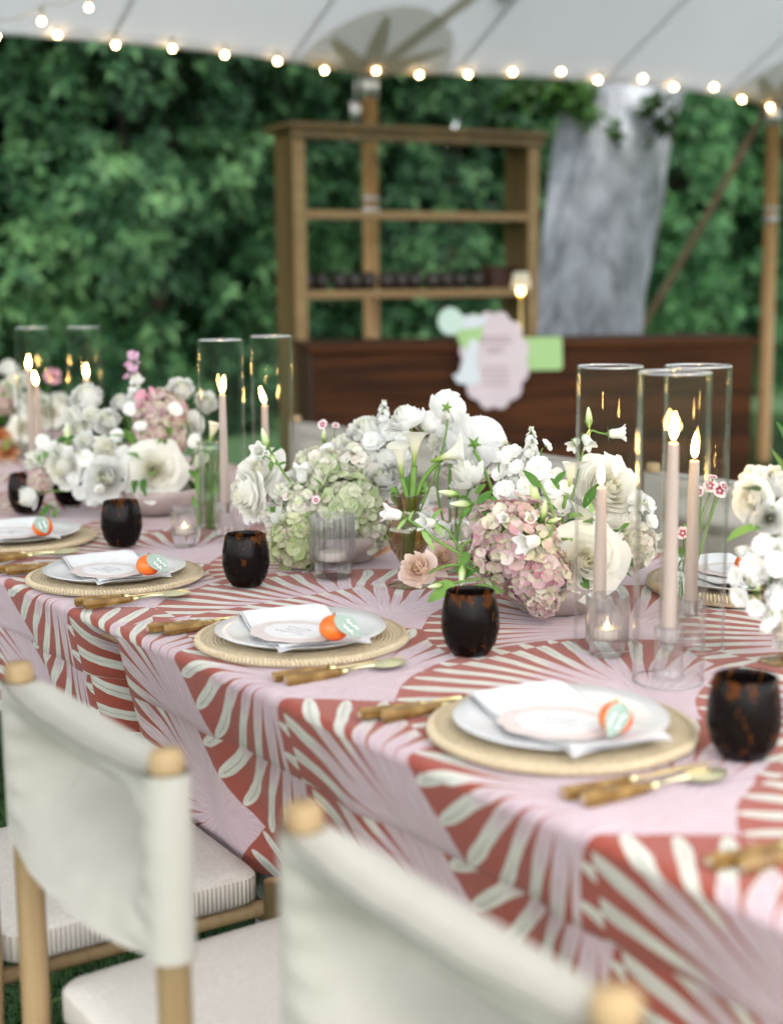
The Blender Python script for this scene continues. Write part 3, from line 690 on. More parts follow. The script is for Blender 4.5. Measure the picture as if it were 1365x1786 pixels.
SA = Vector((3.893, 6.218, 0)); sdv = Vector((5.314-3.925, 5.946-6.195, 0)); SL = sdv.length
shelf = thing('shelf_unit', 'tall open-backed wooden shelf unit standing behind the bar', 'shelf unit', SA, math.atan2(sdv.y, sdv.x))
SD = .30; HT = 2.07
for x in (0, SL-.03):
    b = MB(); b.box((x, .022, 0), (x+.03, SD, HT-.002), 0, None, .003); obj('side_panel', b.mesh('side_panel', M_['shelf'], False), shelf)
    b = MB(); b.box((x-.012, 0, 0), (x+.052 if x == 0 else x+.042, .021, HT-.003), 0, None, .003) if x == 0 else b.box((x-.022, 0, 0), (x+.042, .021, HT-.003), 0, None, .003)
    obj('front_stile', b.mesh('front_stile', M_['shelf_edge'], False), shelf)
for z in (.25, .80, 1.235, 1.64):
    b = MB(); b.box((.032, .023, z), (SL-.032, SD-.01, z+.028), 0, None, .003); sh_ = obj('shelf', b.mesh('shelf', M_['shelf'], False), shelf)
    b = MB(); b.box((.054, .003, z-.008), (SL-.054, .021, z+.036), 0, None, .003); obj('shelf_lip', b.mesh('shelf_lip', M_['shelf_edge'], False), sh_)
b = MB(); b.box((-.05, -.045, HT), (SL+.05, SD+.02, HT+.035), 0, None, .008); b.box((-.03, -.022, HT-.045), (SL+.03, -.002, HT-.001), 0, None, .004); obj('cornice', b.mesh('cornice', M_['shelf'], False), shelf)
MS = Matrix.Translation(SA) @ Matrix.Rotation(math.atan2(sdv.y, sdv.x), 4, 'Z')
gm = MB(); gm.lathe([(0, 0), (.022, 0), (.040, .022), (.045, .05), (.043, .075), (.037, .1), (.035, .1), (.041, .074), (.042, .05), (.036, .024), (0, .01)], 16); gme = gm.mesh('dark_tumbler', M_['glassdark'])
for k in range(12):
    o = obj('dark_tumbler', gme); o.location = MS @ Vector((.11+.092*k, .17+.02*sin(k*2.1), 1.263))
    tag(o, 'dark glass tumbler, one of the row lined up on the middle shelf', 'tumbler', 'dark tumblers lined up on the shelf')
b = MB(); b.box((-.075, -.07, 0), (.075, .07, .13), 0, None, .006); b.box((-.06, -.074, .03), (.06, -.069, .10), 0)
o = obj('dark_box', b.mesh('dark_box', M_['bar_end'], False)); o.location = MS @ Vector((SL-.13, .21, 1.263)); o.location.x += 0
o.rotation_euler.z = math.atan2(sdv.y, sdv.x); tag(o, 'small dark wooden box at the right end of the middle shelf', 'box')

# ================================================================== TABLES AND CLOTHS
EN, EF, ZT = .964, 2.19, .75
def smooth(x, a, b):
    k = max(0, min(1, (x-a)/(b-a))); return k*k*(3-2*k)
for y0, y1, lb in ((-.30, 2.12, 'long banquet table under the printed cloth, near half of the row'), (2.125, 5.3, 'long banquet table under the printed cloth, far half of the row')):
    t = thing('banquet_table', lb, 'table', ((EN+EF)/2, (y0+y1)/2, 0), 0, 'tables end to end in the row')
    w = (EF-EN)/2-.016; l = (y1-y0)/2-.01
    b = MB(); b.box((-w, -l, .715), (w, l, .745), 0, None, .004); obj('tabletop', b.mesh('tabletop', M_['tabletop'], False), t)
    for sx in (-1, 1):
        for sy in (-1, 1):
            b = MB(); b.tube([(sx*(w-.14), sy*(l-.18), 0), (sx*(w-.14), sy*(l-.18), .714)], .016, 10); obj('leg', b.mesh('leg', M_['steel']), t)
    for sy in (-1, 1):
        b = MB(); b.tube([(-w+.155, sy*(l-.18), .3), (w-.155, sy*(l-.18), .3)], .011, 8); obj('brace', b.mesh('brace', M_['steel']), t)
JS = 2.13
def drop_dx(s, d, far):
    """outward (+) move of the hanging cloth at depth d below the edge"""
    k = smooth(d, .0, .22)
    w = (.009*sin(2*pi*s/.47+.8) + .005*sin(2*pi*s/.21+2.0) + .003*sin(2*pi*s/.13))*k - .27*max(0, d-.012)
    if far:
        g = math.exp(-((s-JS-.035)/.075)**2); w -= .105*g*smooth(d, .004, .10)
        w += .012*math.exp(-((s-JS-.17)/.05)**2)*k + .006*sin(2*pi*s/.055)*g*k*sin(40*d)
    else:
        w += .014*math.exp(-((s-JS)/.07)**2)*k
    return w
def cloth_sheet(s0, s1, far, zoff, shift, ds=.018):
    n = max(2, int((s1-s0)/ds)); S = [s0+(s1-s0)*i/n for i in range(n+1)]
    rad = .012; prof = []                        # (x, z, t, depth)
    for d in (.122, .120, .105, .09, .075, .06, .048, .036, .025, .016): prof.append((EN, -d, -d, d))
    for k in range(5):
        a = pi/2*k/4; prof.append((EN+rad-rad*cos(a), -rad+rad*sin(a), -.009+.018*k/4, .0))
    nx = 44
    for k in range(1, nx):
        x = EN+rad + (EF-EN-2*rad)*k/nx; prof.append((x, 0, x-EN, 0))
    for k in range(5):
        a = pi/2*k/4; prof.append((EF-rad+rad*sin(a), -rad+rad*cos(a), EF-EN-.009+.018*k/4, 0))
    for d in (.03, .06, .09, .12, .2, .3, .42, .55, .66): prof.append((EF, -d, EF-EN+d, -d))
    V, UV, Pg = [], [], []
    for s in S:
        row = []
        for (x, z, tt, d) in prof:
            dx = -drop_dx(s, d, far) if d > 0 else (drop_dx(s+.13, -d, False)*.5 if d < 0 else 0)
            zz = z + (0.0013*sin(9*s+5*x)+.0009*sin(23*s-11*x)+.0007*sin(41*s+17*x+2*sin(6*s)) if d == 0 else 0)
            if d > 0 and far:      # the edge of the far cloth sags where the two cloths meet
                zz -= .010*math.exp(-((s-JS-.05)/.05)**2)*smooth(d, .04, .12)
            if d == .122: dx += .0016
            row.append((x+dx, s, ZT+zoff+zz)); UV.append((s+shift, tt))
        Pg.append(row)
    return Pg, UV
def cloth_tier(s0, s1, far, shift, ds=.018):
    n = max(2, int((s1-s0)/ds)); S = [s0+(s1-s0)*i/n for i in range(n+1)]; Pg, UV = [], []
    for s in S:
        row = []
        for d in [.095, .11, .13, .15, .17, .19, .21, .235, .26, .29, .32, .345]:
            row.append((EN+.0018-drop_dx(s, d, far), s, ZT-d)); UV.append((s+shift, -d+.105))
        Pg.append(row)
    return Pg, UV
for s0, s1, far, zo, sh_, lb in ((-.28, JS, False, .0035, 0.0, 'tablecloth printed with terracotta and lilac palm fans, on the near table'),
                                 (JS-.02, 5.28, True, .0, -.12, 'tablecloth printed with palm fans, on the far table, tucked into a fold at the join')):
    t = thing('tablecloth', lb, 'tablecloth')
    Pg, UV = cloth_sheet(s0, s1, far, zo, sh_); b = MB().grid(Pg); obj('top_sheet', b.mesh('top_sheet', M_['cloth'], True, UV), t)
    Pg, UV = cloth_tier(s0, s1, far, sh_+.02); b = MB().grid(Pg); obj('lower_tier', b.mesh('lower_tier', M_['cloth'], True, UV), t)
b = MB(); b.grid([[(EN+.001+(EF-EN-.002)*i/40, 5.279+.02*d+.006*sin(9*i/40*2)*min(1, d/.1), ZT-d) for d in (0, .012, .05, .1, .16, .24, .34)] for i in range(41)])
obj('end_drop', b.mesh('end_drop', M_['cloth'], True, [(p[1]+(ZT-p[2])-.12, p[0]-EN) for p in b.v]), t)
TOP = ZT + .0042

# ================================================================== CHAIRS
def make_chair(label):
    t = thing('dining_chair', label, 'chair', (0, 0, 0), 0, 'canvas sling chairs round the table')
    # local frame: x towards the table, origin at the middle of the back legs
    PY = .203
    for sy in (-1, 1):
        b = MB(); b.tube([(-.012, sy*PY, 0), (0, sy*PY, .4), (0, sy*PY, .838)], [.015, .018, .018], 14); obj('back_leg', b.mesh('back_leg', M_['chairwood']), t)
        b = MB(); b.lathe([(.016, .828), (.0178, .838), (.0178, .852), (.015, .858), (0, .859)], 16, c=(0, sy*PY, 0)); obj('finial', b.mesh('finial', M_['chairwood']), t)
        b = MB(); b.tube([(.445, sy*PY, 0), (.435, sy*PY, .25), (.435, sy*PY, .418)], [.015, .018, .018], 12); obj('front_leg', b.mesh('front_leg', M_['chairwood']), t)
        b = MB(); b.tube([(.0, sy*.172, .366), (.435, sy*.172, .366)], .0125, 10); obj('side_rail', b.mesh('side_rail', M_['chairwood']), t)
        b = MB(); b.tube([(.0, sy*PY, .22), (.435, sy*PY, .22)], .010, 8); obj('stretcher', b.mesh('stretcher', M_['stretcherwood']), t)
    for x in (0, .435):
        b = MB(); b.tube([(x, -PY, .352), (x, PY, .352)], .0135, 10); obj('cross_rail', b.mesh('cross_rail', M_['chairwood']), t)
    # cushion: rounded slab with a ribbed border
    cx0, cx1, cy, z0, z1 = .024, .415, .200, .384, .438
    def ring(z, ins, n=10):
        P = []; rc = .03
        for (sx, sy, a0) in ((1, 1, 0), (-1, 1, 90), (-1, -1, 180), (1, -1, 270)):
            ccx = (cx1-ins-rc) if sx > 0 else (cx0+ins+rc); ccy = sy*(cy-ins-rc)
            for k in range(n):
                a = R(a0+90*k/(n-1)); P.append((ccx+rc*cos(a), ccy+rc*sin(a), z))
        return P
    b = MB(); rings = [ring(z0+.004, .006), ring(z0+.01, 0), ring(z1-.012, 0), ring(z1-.008, .001)]
    b.grid(rings, cv=True); obj('cushion_border', b.mesh('cushion_border', M_['ribcloth']), t)
    b = MB(); rings = [ring(z1-.008, .001), ring(z1-.002, .006), ring(z1+.003, .03), ring(z1+.006, .09), ring(z1+.006, .13), [((cx0+cx1)/2, 0, z1+.006)]*40]; o_ = b.grid(rings, cv=True)
    b.grid([ring(z0+.004, .006)[::-1], ring(z0+.003, .12)[::-1]], cv=True)
    obj('cushion', b.mesh('cushion', M_['boucle']), t)
    # canvas sling: one loop of cloth round both posts
    rp = .0235; NB = 26; NZ = 30
    zs = [.640 + (.836-.640)*j/(NZ-1) for j in range(NZ)]
    BK = ((0, -.026), (.18, -.006), (.34, .030), (.46, .066), (.55, .086), (.63, .084), (.78, .044), (.91, -.006), (1.0, -.026))
    def bow(z):      # the back layer is slack and falls in under the upper edge
        k = (z-.64)/.196
        for (k0, x0), (k1, x1) in zip(BK, BK[1:]):
            if k <= k1+1e-6: return x0+(x1-x0)*(k-k0)/(k1-k0)
        return BK[-1][1]
    P = []
    loop = []
    for i in range(NB+1): loop.append(('b', i/NB))
    for k in range(1, 9): loop.append(('p', 1, k/9))
    for i in range(NB+1): loop.append(('f', 1-i/NB))
    for k in range(1, 9): loop.append(('p', -1, k/9))
    for j, z in enumerate(zs):
        row = []; kz = j/(NZ-1)
        for L in loop:
            if L[0] in 'bf':
                u = L[1]; y = (-1+2*u)*PY; e = abs(2*u-1); w = max(0, 1-(e/.885)**2.6)
                tk = rp*(1-.30*w*(1-kz)); ft = 1-.55*max(0, (kz-.90)/.10)**2*w
                wr = .0030*sin(34*kz+9*e+3*u)*math.exp(-((e-.86)/.08)**2) + .0008*sin(17*u+19*kz)*w + .0007*sin(41*u-13*kz)*w
                x = bow(z)*w - tk*ft + wr if L[0] == 'b' else max(.012*w*sin(pi*kz) + tk*ft, bow(z)*w - tk*ft + .010) + .016*w*smooth(kz, .55, .95) + wr*.3
                zz = z - .004*w*(1-kz) + .005*w*max(0, (kz-.90)/.10) - .006*sin(pi*u)*kz
                row.append((x, y, zz))
            else:
                a = pi*L[2]; sy = L[1]
                row.append((-sy*cos(a)*rp, sy*(PY + sin(a)*rp), z + (.001*sin(a))))
        P.append(row)
    b = MB(); b.grid(P, cv=True)
    nL = len(loop); n1 = NB+1
    for j, top in ((NZ-1, True), (0, False)):
        for i in range(NB):
            a, c = i, i+1; d, e = n1+8+NB-i, n1+8+NB-(i+1)
            f = (j*nL+a, j*nL+c, j*nL+e, j*nL+d); b.f.append(f if top else f[::-1]); b.m.append(0)
    sl = obj('sling', b.mesh('sling', M_['canvas']), t)
    for sy in (-1, 1):
        b = MB(); b.tube([P[j][6 if sy < 0 else NB-6] for j in range(NZ)][1:-1], .0011, 4); obj('stitching', b.mesh('stitching', M_['canvas']), sl)
    return t
chair = make_chair('cream canvas sling chair in front at the bottom centre, its back to the viewer')
chair.location = (.626, .818, 0); chair.rotation_euler.z = R(-2.4)
CH = [(.608, 1.43, 0, 'cream canvas sling chair at the left of the foreground with both back posts showing'),
      (.62, 1.99, -.07, 'cream canvas chair of which only the woven cushion shows behind the left foreground chair'),
      (2.60, 2.29, pi, 'canvas sling chair across the table, behind the right-hand hurricane glasses'),
      (2.60, 2.87, pi, 'canvas sling chair across the table, behind the pink hydrangea arrangement'),
      (2.60, 3.42, pi, 'canvas sling chair across the table, behind the tall white flowers'),
      (2.60, 3.98, pi, 'canvas sling chair across the table, at the left end of the bar front')]
for x, y, rz, lb in CH:
    c = copy_tree(chair); c.location = (x, y, 0); c.rotation_euler.z = rz + rng.uniform(-.02, .02); c['label'] = lb

# ================================================================== PLACE SETTINGS
def coil_prof():
    p = [(0, 0), (.156, 0), (.1605, .001)]
    for k in range(9):
        a = -pi/2 + pi*k/8; p.append((.1595+.0055*cos(a), .0062+.0055*sin(a)))
    for q in range(9):
        r0 = .1555-.0062*q
        for k in range(4):
            a = pi*k/3; p.append((r0-.0031+.0031*cos(a), .0068+.0019*sin(a)))
    p += [(.095, .006), (0, .006)]
    return p
def bead(a, z): return 1 + (.0016*sin(a*110) if z > .004 else 0)
b = MB(); b.lathe(coil_prof(), 220, 0, fr=bead); charger_me = b.mesh('woven_disc', M_['charger'])
b = MB()
for k in range(150):
    a = 2*pi*k/150; b.tube([(.1588*cos(a), .1588*sin(a), .0118), (.1652*cos(a+.012), .1652*sin(a+.012), .0102), (.1668*cos(a+.022), .1668*sin(a+.022), .0055)], .0021, 5)
braid_me = b.mesh('braided_rim', M_['charger'])
b = MB(); b.lathe([(0, 0), (.075, 0), (.080, .002), (.115, .007), (.134, .0145), (.1355, .0155), (.1345, .0165), (.112, .0105), (.078, .0055), (0, .0050)], 72, fr=lambda a, z: 1+(.012*sin(2*a+.5)+.006*sin(3*a))*smooth(z, .004, .014))
plate_me = b.mesh('dinner_plate', M_['plate'])
# folded napkin: three layers laid over the plate, one short end hanging over the rim
def napkin_mesh():
    b = MB(); NX, NY = 15, 26
    def zsurf(x, y):
        r_ = math.hypot(x, y); base_ = .0055+.0125*smooth(r_, .075, .14)
        if r_ > .138: base_ = .018-.010*smooth(r_, .138, .172)
        return base_
    for layer, (dx, dy, w, l) in enumerate(((0, 0, .140, .272), (.003, .004, .136, .266), (-.002, -.003, .132, .262))):
        P = []
        for i in range(NX):
            row = []
            for j in range(NY):
                x = (i/(NX-1)-.5)*w + dx; y = (j/(NY-1)-.5)*l + dy
                z = zsurf(x, y) + .0014*(layer+1) + .0011*sin(26*x+14*y+layer)*cos(19*y)
                row.append((x, y, z))
            P.append(row)
        b.grid(P)
        if layer < 2:      # folded edge joining this layer to the next one
            b.grid([[(p[0]-.0015*sin(pi*k/3), p[1], p[2]+.0014*k/3) for k in range(4)] for p in P[0]])
    return b.mesh('napkin', M_['napkin'])
napkin_me = napkin_mesh()
def squiggle(b, x0, x1, y, amp, seed, r=.0006, z=0.0):
    q = random.Random(seed); n = int(abs(x1-x0)/.0016)+3; P = []
    for i in range(n):
        k = i/(n-1); P.append((x0+(x1-x0)*k + amp*.45*sin(k*n*1.3), y + amp*(.6*sin(k*n*1.1+q.random()) + .5*(q.random()-.5)), z))
    b.tube(P, r, 4)
def card_meshes():
    n = 108; P = []
    for i in range(n):
        a = 2*pi*i/n; k = 1+.075*abs(sin(5*a)); P.append((.072*k*cos(a), .062*k*sin(a)))
    def slab(P, z0, z1, mat, name):
        m = len(P); b = MB(); b.add([(x, y, z1) for x, y in P]+[(x, y, z0) for x, y in P], [tuple(range(m)), tuple(range(m, 2*m))[::-1]] + [(i, m+i, m+(i+1) % m, (i+1) % m) for i in range(m)])
        return b.mesh(name, mat, False)
    outer = slab(P, 0, .0012, M_['card_pink'], 'card')
    P2 = [(.052*(1+.05*abs(sin(6*2*pi*i/n)))*cos(2*pi*i/n), .042*(1+.05*abs(sin(6*2*pi*i/n)))*sin(2*pi*i/n)) for i in range(n)]
    inner = slab(P2, .0013, .0022, M_['card_white'], 'inner_card')
    b = MB()
    for k, (x0, x1, y) in enumerate(((-.026, .022, .012), (-.018, .020, -.001), (-.030, .026, -.014))): squiggle(b, x0, x1, y, .0042, k, .0005, .0024)
    return outer, inner, b.mesh('script', M_['ink'])
card_o, card_i, card_s = card_meshes()
b = MB(); prof = [(.0, .0)] + [(.0215*sin(pi*k/14)*(1+.03*sin(2*pi*k/14)), .0205-.0205*cos(pi*k/14)) for k in range(1, 14)] + [(.002, .0402), (0, .0395)]
b.lathe(prof, 28, fr=lambda a, z: 1+.012*sin(3*a)+.008*sin(5*a+2)); fruit_me = b.mesh('peel', M_['fruit'])
b = MB(); b.tube([(0, 0, .038), (.001, .001, .042), (.002, .001, .0445)], [.0022, .0016, .0018], 6); stalk_me = b.mesh('stalk', M_['chairwood'])
def leaf_tag():
    nl, nw = 15, 7; P = []
    for i in range(nl):
        k = i/(nl-1); w = .0145*(sin(pi*min(1, k**.8)))**.7 if 0 < k < 1 else .0006
        P.append([(k*.050, (2*j/(nw-1)-1)*w, -.006*k*k + .0022*abs(2*j/(nw-1)-1)) for j in range(nw)])
    b = MB(); b.grid(P); b.grid([[(x, y, z-.0008) for x, y, z in r_] for r_ in P[::-1]])
    s = MB()
    for k, (x0, x1, y) in enumerate(((.016, .040, .005), (.018, .038, -.0045))): squiggle(s, x0, x1, y, .0036, 5+k, .0009, .0011)
    return b.mesh('name_leaf', M_['sage']), s.mesh('script', M_['white_ink'])
leaf_me, leaf_s = leaf_tag()
def handle_bm():
    b = MB(); n = 6
    prof = [(.0, .0075), (.002, .0104), (.012, .0108), (.032, .0096), (.060, .0080), (.084, .0068), (.086, .005)]
    P = [[(x, r_*cos(2*pi*j/n+.4), r_*.8*sin(2*pi*j/n+.4)) for x, r_ in prof] for j in range(n)]
    b.grid(P, cu=True); b.f += [tuple(j*7 for j in range(n)), tuple(j*7+6 for j in range(n))[::-1]]; b.m += [0, 0]; return b
h_me = handle_bm().mesh('handle', M_['amber'], False)
b = MB(); b.tube([(.085, 0, 0), (.098, 0, 0)], [.0058, .0042], 10); ferrule_me = b.mesh('ferrule', M_['gold'])
def knife_blade():
    b = MB(); P = []
    for k in range(12):
        u = k/11; x = .098+.118*u; w = .0045+.0055*sin(pi*min(1, u*1.15))**.6 if u < .98 else .001
        P.append([(x, -w*.55, -.0006), (x, -w*.2, .0010), (x, w*.55, .0002), (x, w*.3, -.0010)])
    return b.grid(P, cv=True).mesh('blade', M_['gold'])
def spoon_bowl():
    b = MB(); b.tube([(.098, 0, 0), (.12, 0, .002), (.146, 0, .001)], [.0032, .0026, .003], 8); nu, nv = 13, 9; P = []
    for i in range(nu):
        u = i/(nu-1); w = .0195*(sin(pi*u**.85))**.62 if 0 < u < 1 else .0008
        P.append([(.140+.060*u, (2*j/(nv-1)-1)*w, .0005 + .0035*u*u*0 + .0065*sin(pi*u)*(1-(2*j/(nv-1)-1)**2)) for j in range(nv)])
    b.grid(P); b.grid([[(x, y, z-.0013) for x, y, z in r_] for r_ in P[::-1]])
    return b.mesh('bowl', M_['palegold'])
def fork_head():
    b = MB(); b.tube([(.098, 0, 0), (.125, 0, .002), (.15, 0, .001)], [.0032, .0026, .004], 8)
    P = [[(.148+.02*u, (2*j/4-1)*(.004+.0075*smooth(u, 0, 1)), .001-.002*u) for j in range(5)] for u in (0, .3, .6, 1)]
    b.grid(P)
    for j in range(4): b.tube([(.167, -.0096+.0064*j, -.001), (.19, -.0092+.0062*j, -.002), (.207, -.0088+.0060*j, .003)], [.0018, .0016, .0008], 5)
    return b.mesh('tines', M_['gold'])
kb, sbm, fh = knife_blade(), spoon_bowl(), fork_head()
def cutlery(kind, head, hname, x, y, rz, label, group, roll=0.0):
    t = thing(kind, label, kind, (x, y, TOP+.0075), rz, group)
    M = Matrix.Rotation(roll, 4, 'X')
    h = obj('handle', h_me, t, M=M); obj('ferrule', ferrule_me, t, M=M); obj(hname, head, t); return t
SET = [((1.167, 1.267), 'at the right of the foreground', .00, 1, (-.001, -.097)),
       ((1.156, 1.856), 'in the middle of the near side', .0, 1, (-.011, -.111)),
       ((1.129, 2.481), 'at the left of the near side', .02, 1, (.012, -.120)),
       ((1.137, 2.994), 'at the left edge of the photo', .0, 1, (.01, -.115)),
       ((1.165, .675), 'in the bottom right corner', .0, 1, (0, -.1)),
       ((1.985, 1.69), 'across the table', pi, -1, (.0, .02))]
for k, ((cx, cy), where, rot, side, (fx, fy)) in enumerate(SET):
    q = random.Random(50+k)
    def loc(dx, dy): return (cx+dx*side, cy+dy*side)
    if k != 4:
        t = thing('charger', 'round woven rattan charger under the white plate '+where, 'charger plate', (cx, cy, TOP), q.uniform(0, 6), 'rattan chargers')
        if k == 5: t.scale = (.97, .97, 1.7)
        d_ = obj('woven_disc', charger_me, t); obj('braided_rim', braid_me, d_)
        z = TOP+.0088 + (.006 if k == 5 else 0)
        o = obj('dinner_plate', plate_me); o.location = (cx, cy, z); o.rotation_euler.z = q.uniform(-.3, .3) + rot
        tag(o, 'white dinner plate on the rattan charger '+where, 'plate', 'white dinner plates')
        o = obj('napkin', napkin_me); o.location = (cx+(-.006)*side, cy-.012*side, z+.0008); o.rotation_euler.z = R(-13)+q.uniform(-.09, .09)+rot; o.scale = (q.uniform(.94, 1.03), q.uniform(.95, 1.03), 1)
        tag(o, 'folded white napkin draped over the plate '+where, 'napkin', 'white napkins')
        t = thing('menu_card', 'scalloped blush and white menu card on the napkin '+where, 'menu card', (cx-.024*side, cy-.022*side, z+.0145), R(-75)+rot+q.uniform(-.3, .3), 'menu cards')
        t.rotation_euler.x = .0
        obj('card', card_o, t); c_ = obj('inner_card', card_i, t); obj('script', card_s, c_)
        x, y = loc(fx, fy)
        t = thing('orange_fruit', 'orange with green leaf tag on the plate '+where, 'orange', (x, y, z+.0165), 0, 'oranges with leaf tags'); t.scale = (q.uniform(.95, 1.06),)*2 + (q.uniform(.92, 1.04),)
        obj('peel', fruit_me, t); obj('stalk', stalk_me, t)
        # the paper leaf is pinned at the stalk and hangs over the side of the fruit
        a_, n_, o_ = [((-.42, -.72, .50), (-.25, .30, .90), (.25, 0, .35)), ((.74, -.58, .30), (.10, .55, .80), (.1, 0, .5)), ((.74, -.58, .30), (.10, .55, .80), (.1, 0, .5)),
                      ((.45, -.55, .60), (.1, .5, .85), (-.2, 0, .4)), None, ((.3, -.6, .6), (0, .5, .8), (0, 0, .4))][k]
        ax = cdir(*a_); zz_ = cdir(*n_); zz_ = (zz_-ax*zz_.dot(ax)).normalized(); yy_ = zz_.cross(ax)
        st_ = Vector((0, 0, .0405)) + cdir(*o_)*.013
        Mt = Matrix(((ax.x, yy_.x, zz_.x, st_.x), (ax.y, yy_.y, zz_.y, st_.y), (ax.z, yy_.z, zz_.z, st_.z), (0, 0, 0, 1)))
        lf = obj('name_leaf', leaf_me, t, M=Mt); obj('script', leaf_s, lf)
    if k == 5: continue
    if k < 4:
        a1, a2 = R(-7+q.uniform(-2, 2)), R(-5+q.uniform(-3, 3))
        cutlery('knife', kb, 'blade', *loc(-.158, -.176), a1, 'amber-handled knife right of the plate '+where, 'amber-handled knives', .2)
        cutlery('spoon', sbm, 'bowl', *loc(-.154, -.203), a2, 'amber-handled spoon right of the plate '+where, 'amber-handled spoons', .5)
    cutlery('fork', fh, 'tines', *loc(-.17, .196), R(-9), 'outer amber-handled fork left of the plate '+where, 'amber-handled forks', .1)
    cutlery('fork', fh, 'tines', *loc(-.152, .172), R(-6), 'inner amber-handled fork beside the plate '+where, 'amber-handled forks', .6)

# ================================================================== GLASSES AND CANDLES
b = MB(); b.lathe([(0, .0005), (.020, 0), (.028, .002), (.0385, .018), (.0445, .042), (.0435, .066), (.0395, .086), (.0372, .0975), (.0362, .0985), (.0352, .0975), (.0373, .086), (.0412, .066), (.042, .042), (.036, .019), (.024, .007), (0, .006)], 48)
tum_me = b.mesh('tortoiseshell_tumbler', M_['tortoise'])
TUM = [(1.279, 1.072, 'black tortoiseshell tumbler at the right edge, nearest the viewer'),
       (1.318, 1.634, 'black tortoiseshell tumbler in front of the mauve hydrangea bowl'),
       (1.298, 2.274, 'black tortoiseshell tumbler left of the clear ribbed glass'),
       (1.292, 2.797, 'black tortoiseshell tumbler behind the left place setting'),
       (1.30, 3.36, 'tortoiseshell tumbler at the left edge, farthest along the near side'),
       (1.72, 1.90, 'dark tumbler half hidden behind the large cream rose'),
       (1.44, 3.42, 'tortoiseshell tumbler at the left edge, behind the low white rose')]
for k, (x, y, lb) in enumerate(TUM):
    o = obj('tumbler', tum_me); o.location = (x, y, TOP); o.rotation_euler.z = 1.3*k; tag(o, lb, 'glass tumbler', 'tortoiseshell tumblers')

def hurricane(x, y, h, label):
    t = thing('hurricane_glass', label, 'glass cylinder', (x, y, TOP), 0, 'clear glass hurricane cylinders')
    b = MB(); b.lathe([(.0500, 0), (.0500, h)], 64); b.lathe([(.0475, 0), (.0475, h)], 64); obj('wall', b.mesh('wall', M_['hurricane']), t)
    b = MB(); b.lathe([(.0475, h), (.0478, h+.0015), (.04875, h+.0022), (.0497, h+.0015), (.05, h), (.0497, h-.001), (.04875, h-.0012), (.0478, h-.001), (.0475, h)], 64); obj('rim', b.mesh('rim', M_['rim']), t)
    b = MB(); b.lathe([(.0475, 0), (.0500, 0), (.0502, .0012), (.0475, .0012)], 64); obj('foot_rim', b.mesh('foot_rim', M_['rim']), t)
holder_me = (lambda b: (b.lathe([(0, 0), (.022, 0), (.023, .003), (.0205, .008), (.0200, .040), (.0205, .074), (.0195, .0755), (.0135, .075), (.0122, .050), (0, .049)], 32), b.mesh('candle_holder', M_['holder']))[-1])(MB())
def candle(x, y, top, label, lean=0.0, lit=True):
    o = obj('candle_holder', holder_me); o.location = (x, y, TOP); tag(o, 'glass holder under the '+label, 'candle holder', 'clear candle holders')
    L = top-.0515
    t = thing('taper_candle', label, 'candle', (x, y, TOP+.0515), 0, 'blush taper candles')
    b = MB(); b.lathe([(0, 0), (.0100, 0), (.0102, .002), (.0098, L*.35), (.0085, L*.75), (.0073, L-.004), (.0068, L-.001), (.0054, L), (.0035, L-.0022), (0, L-.003)], 24); obj('wax', b.mesh('wax', M_['wax']), t)
    b = MB(); b.tube([(0, 0, L-.004), (.0003, 0, L+.004), (.0016*(1 if lean >= 0 else -1), 0, L+.009)], [.0009, .0008, .0006], 6); obj('wick', b.mesh('wick', M_['wick']), t)
    b = MB(); prof = [(0, 0), (.0028, .003), (.0050, .009), (.0054, .014), (.0046, .021), (.0030, .028), (.0013, .034), (0, .039)]
    P = [[(r_*cos(2*pi*i/14)+lean*z, r_*sin(2*pi*i/14)-lean*.6*z, z+L+.004) for r_, z in prof] for i in range(14)]
    b.grid(P, cu=True); obj('flame', b.mesh('flame', M_['flame']), t)
hurricane(1.515, 1.545, .43, 'clear hurricane cylinder round the shortest lit candle, left of the right-hand three')
hurricane(1.448, 1.352, .433, 'clear hurricane cylinder nearest the viewer in the right-hand three')
hurricane(1.615, 1.462, .43, 'clear hurricane cylinder at the back right of the right-hand three')
hurricane(1.53, 2.77, .435, 'clear hurricane cylinder left in the pair behind the bud vase')
hurricane(1.72, 2.87, .435, 'clear hurricane cylinder right in the pair in front of the bar end')
hurricane(1.58, 3.98, .435, 'clear hurricane cylinder at the left edge of the photo')
hurricane(1.70, 3.89, .435, 'clear hurricane cylinder against the dark hedge, second from the left')
hurricane(1.85, 4.35, .435, 'clear hurricane cylinder farthest along the table, partly behind the left-hand ones') if False else None
def top_at(x, y, py):
    lo, hi = .02, .6
    for _ in range(40):
        m = (lo+hi)/2; P = Vector((x, y, TOP+m))-CC; sy = IH/2-FPX*P.dot(CU)/P.dot(CF)
        if sy > py: lo = m
        else: hi = m
    return m
def at_px(px, y_on, z):          # table point along the row at depth coordinate Y that shows at photo column px
    r_ = None
    lo, hi = 1.0, 2.4
    for _ in range(40):
        m = (lo+hi)/2; P = Vector((m, y_on, z))-CC; sx = IW/2+FPX*P.dot(CR)/P.dot(CF)
        if sx < px: lo = m
        else: hi = m
    return m
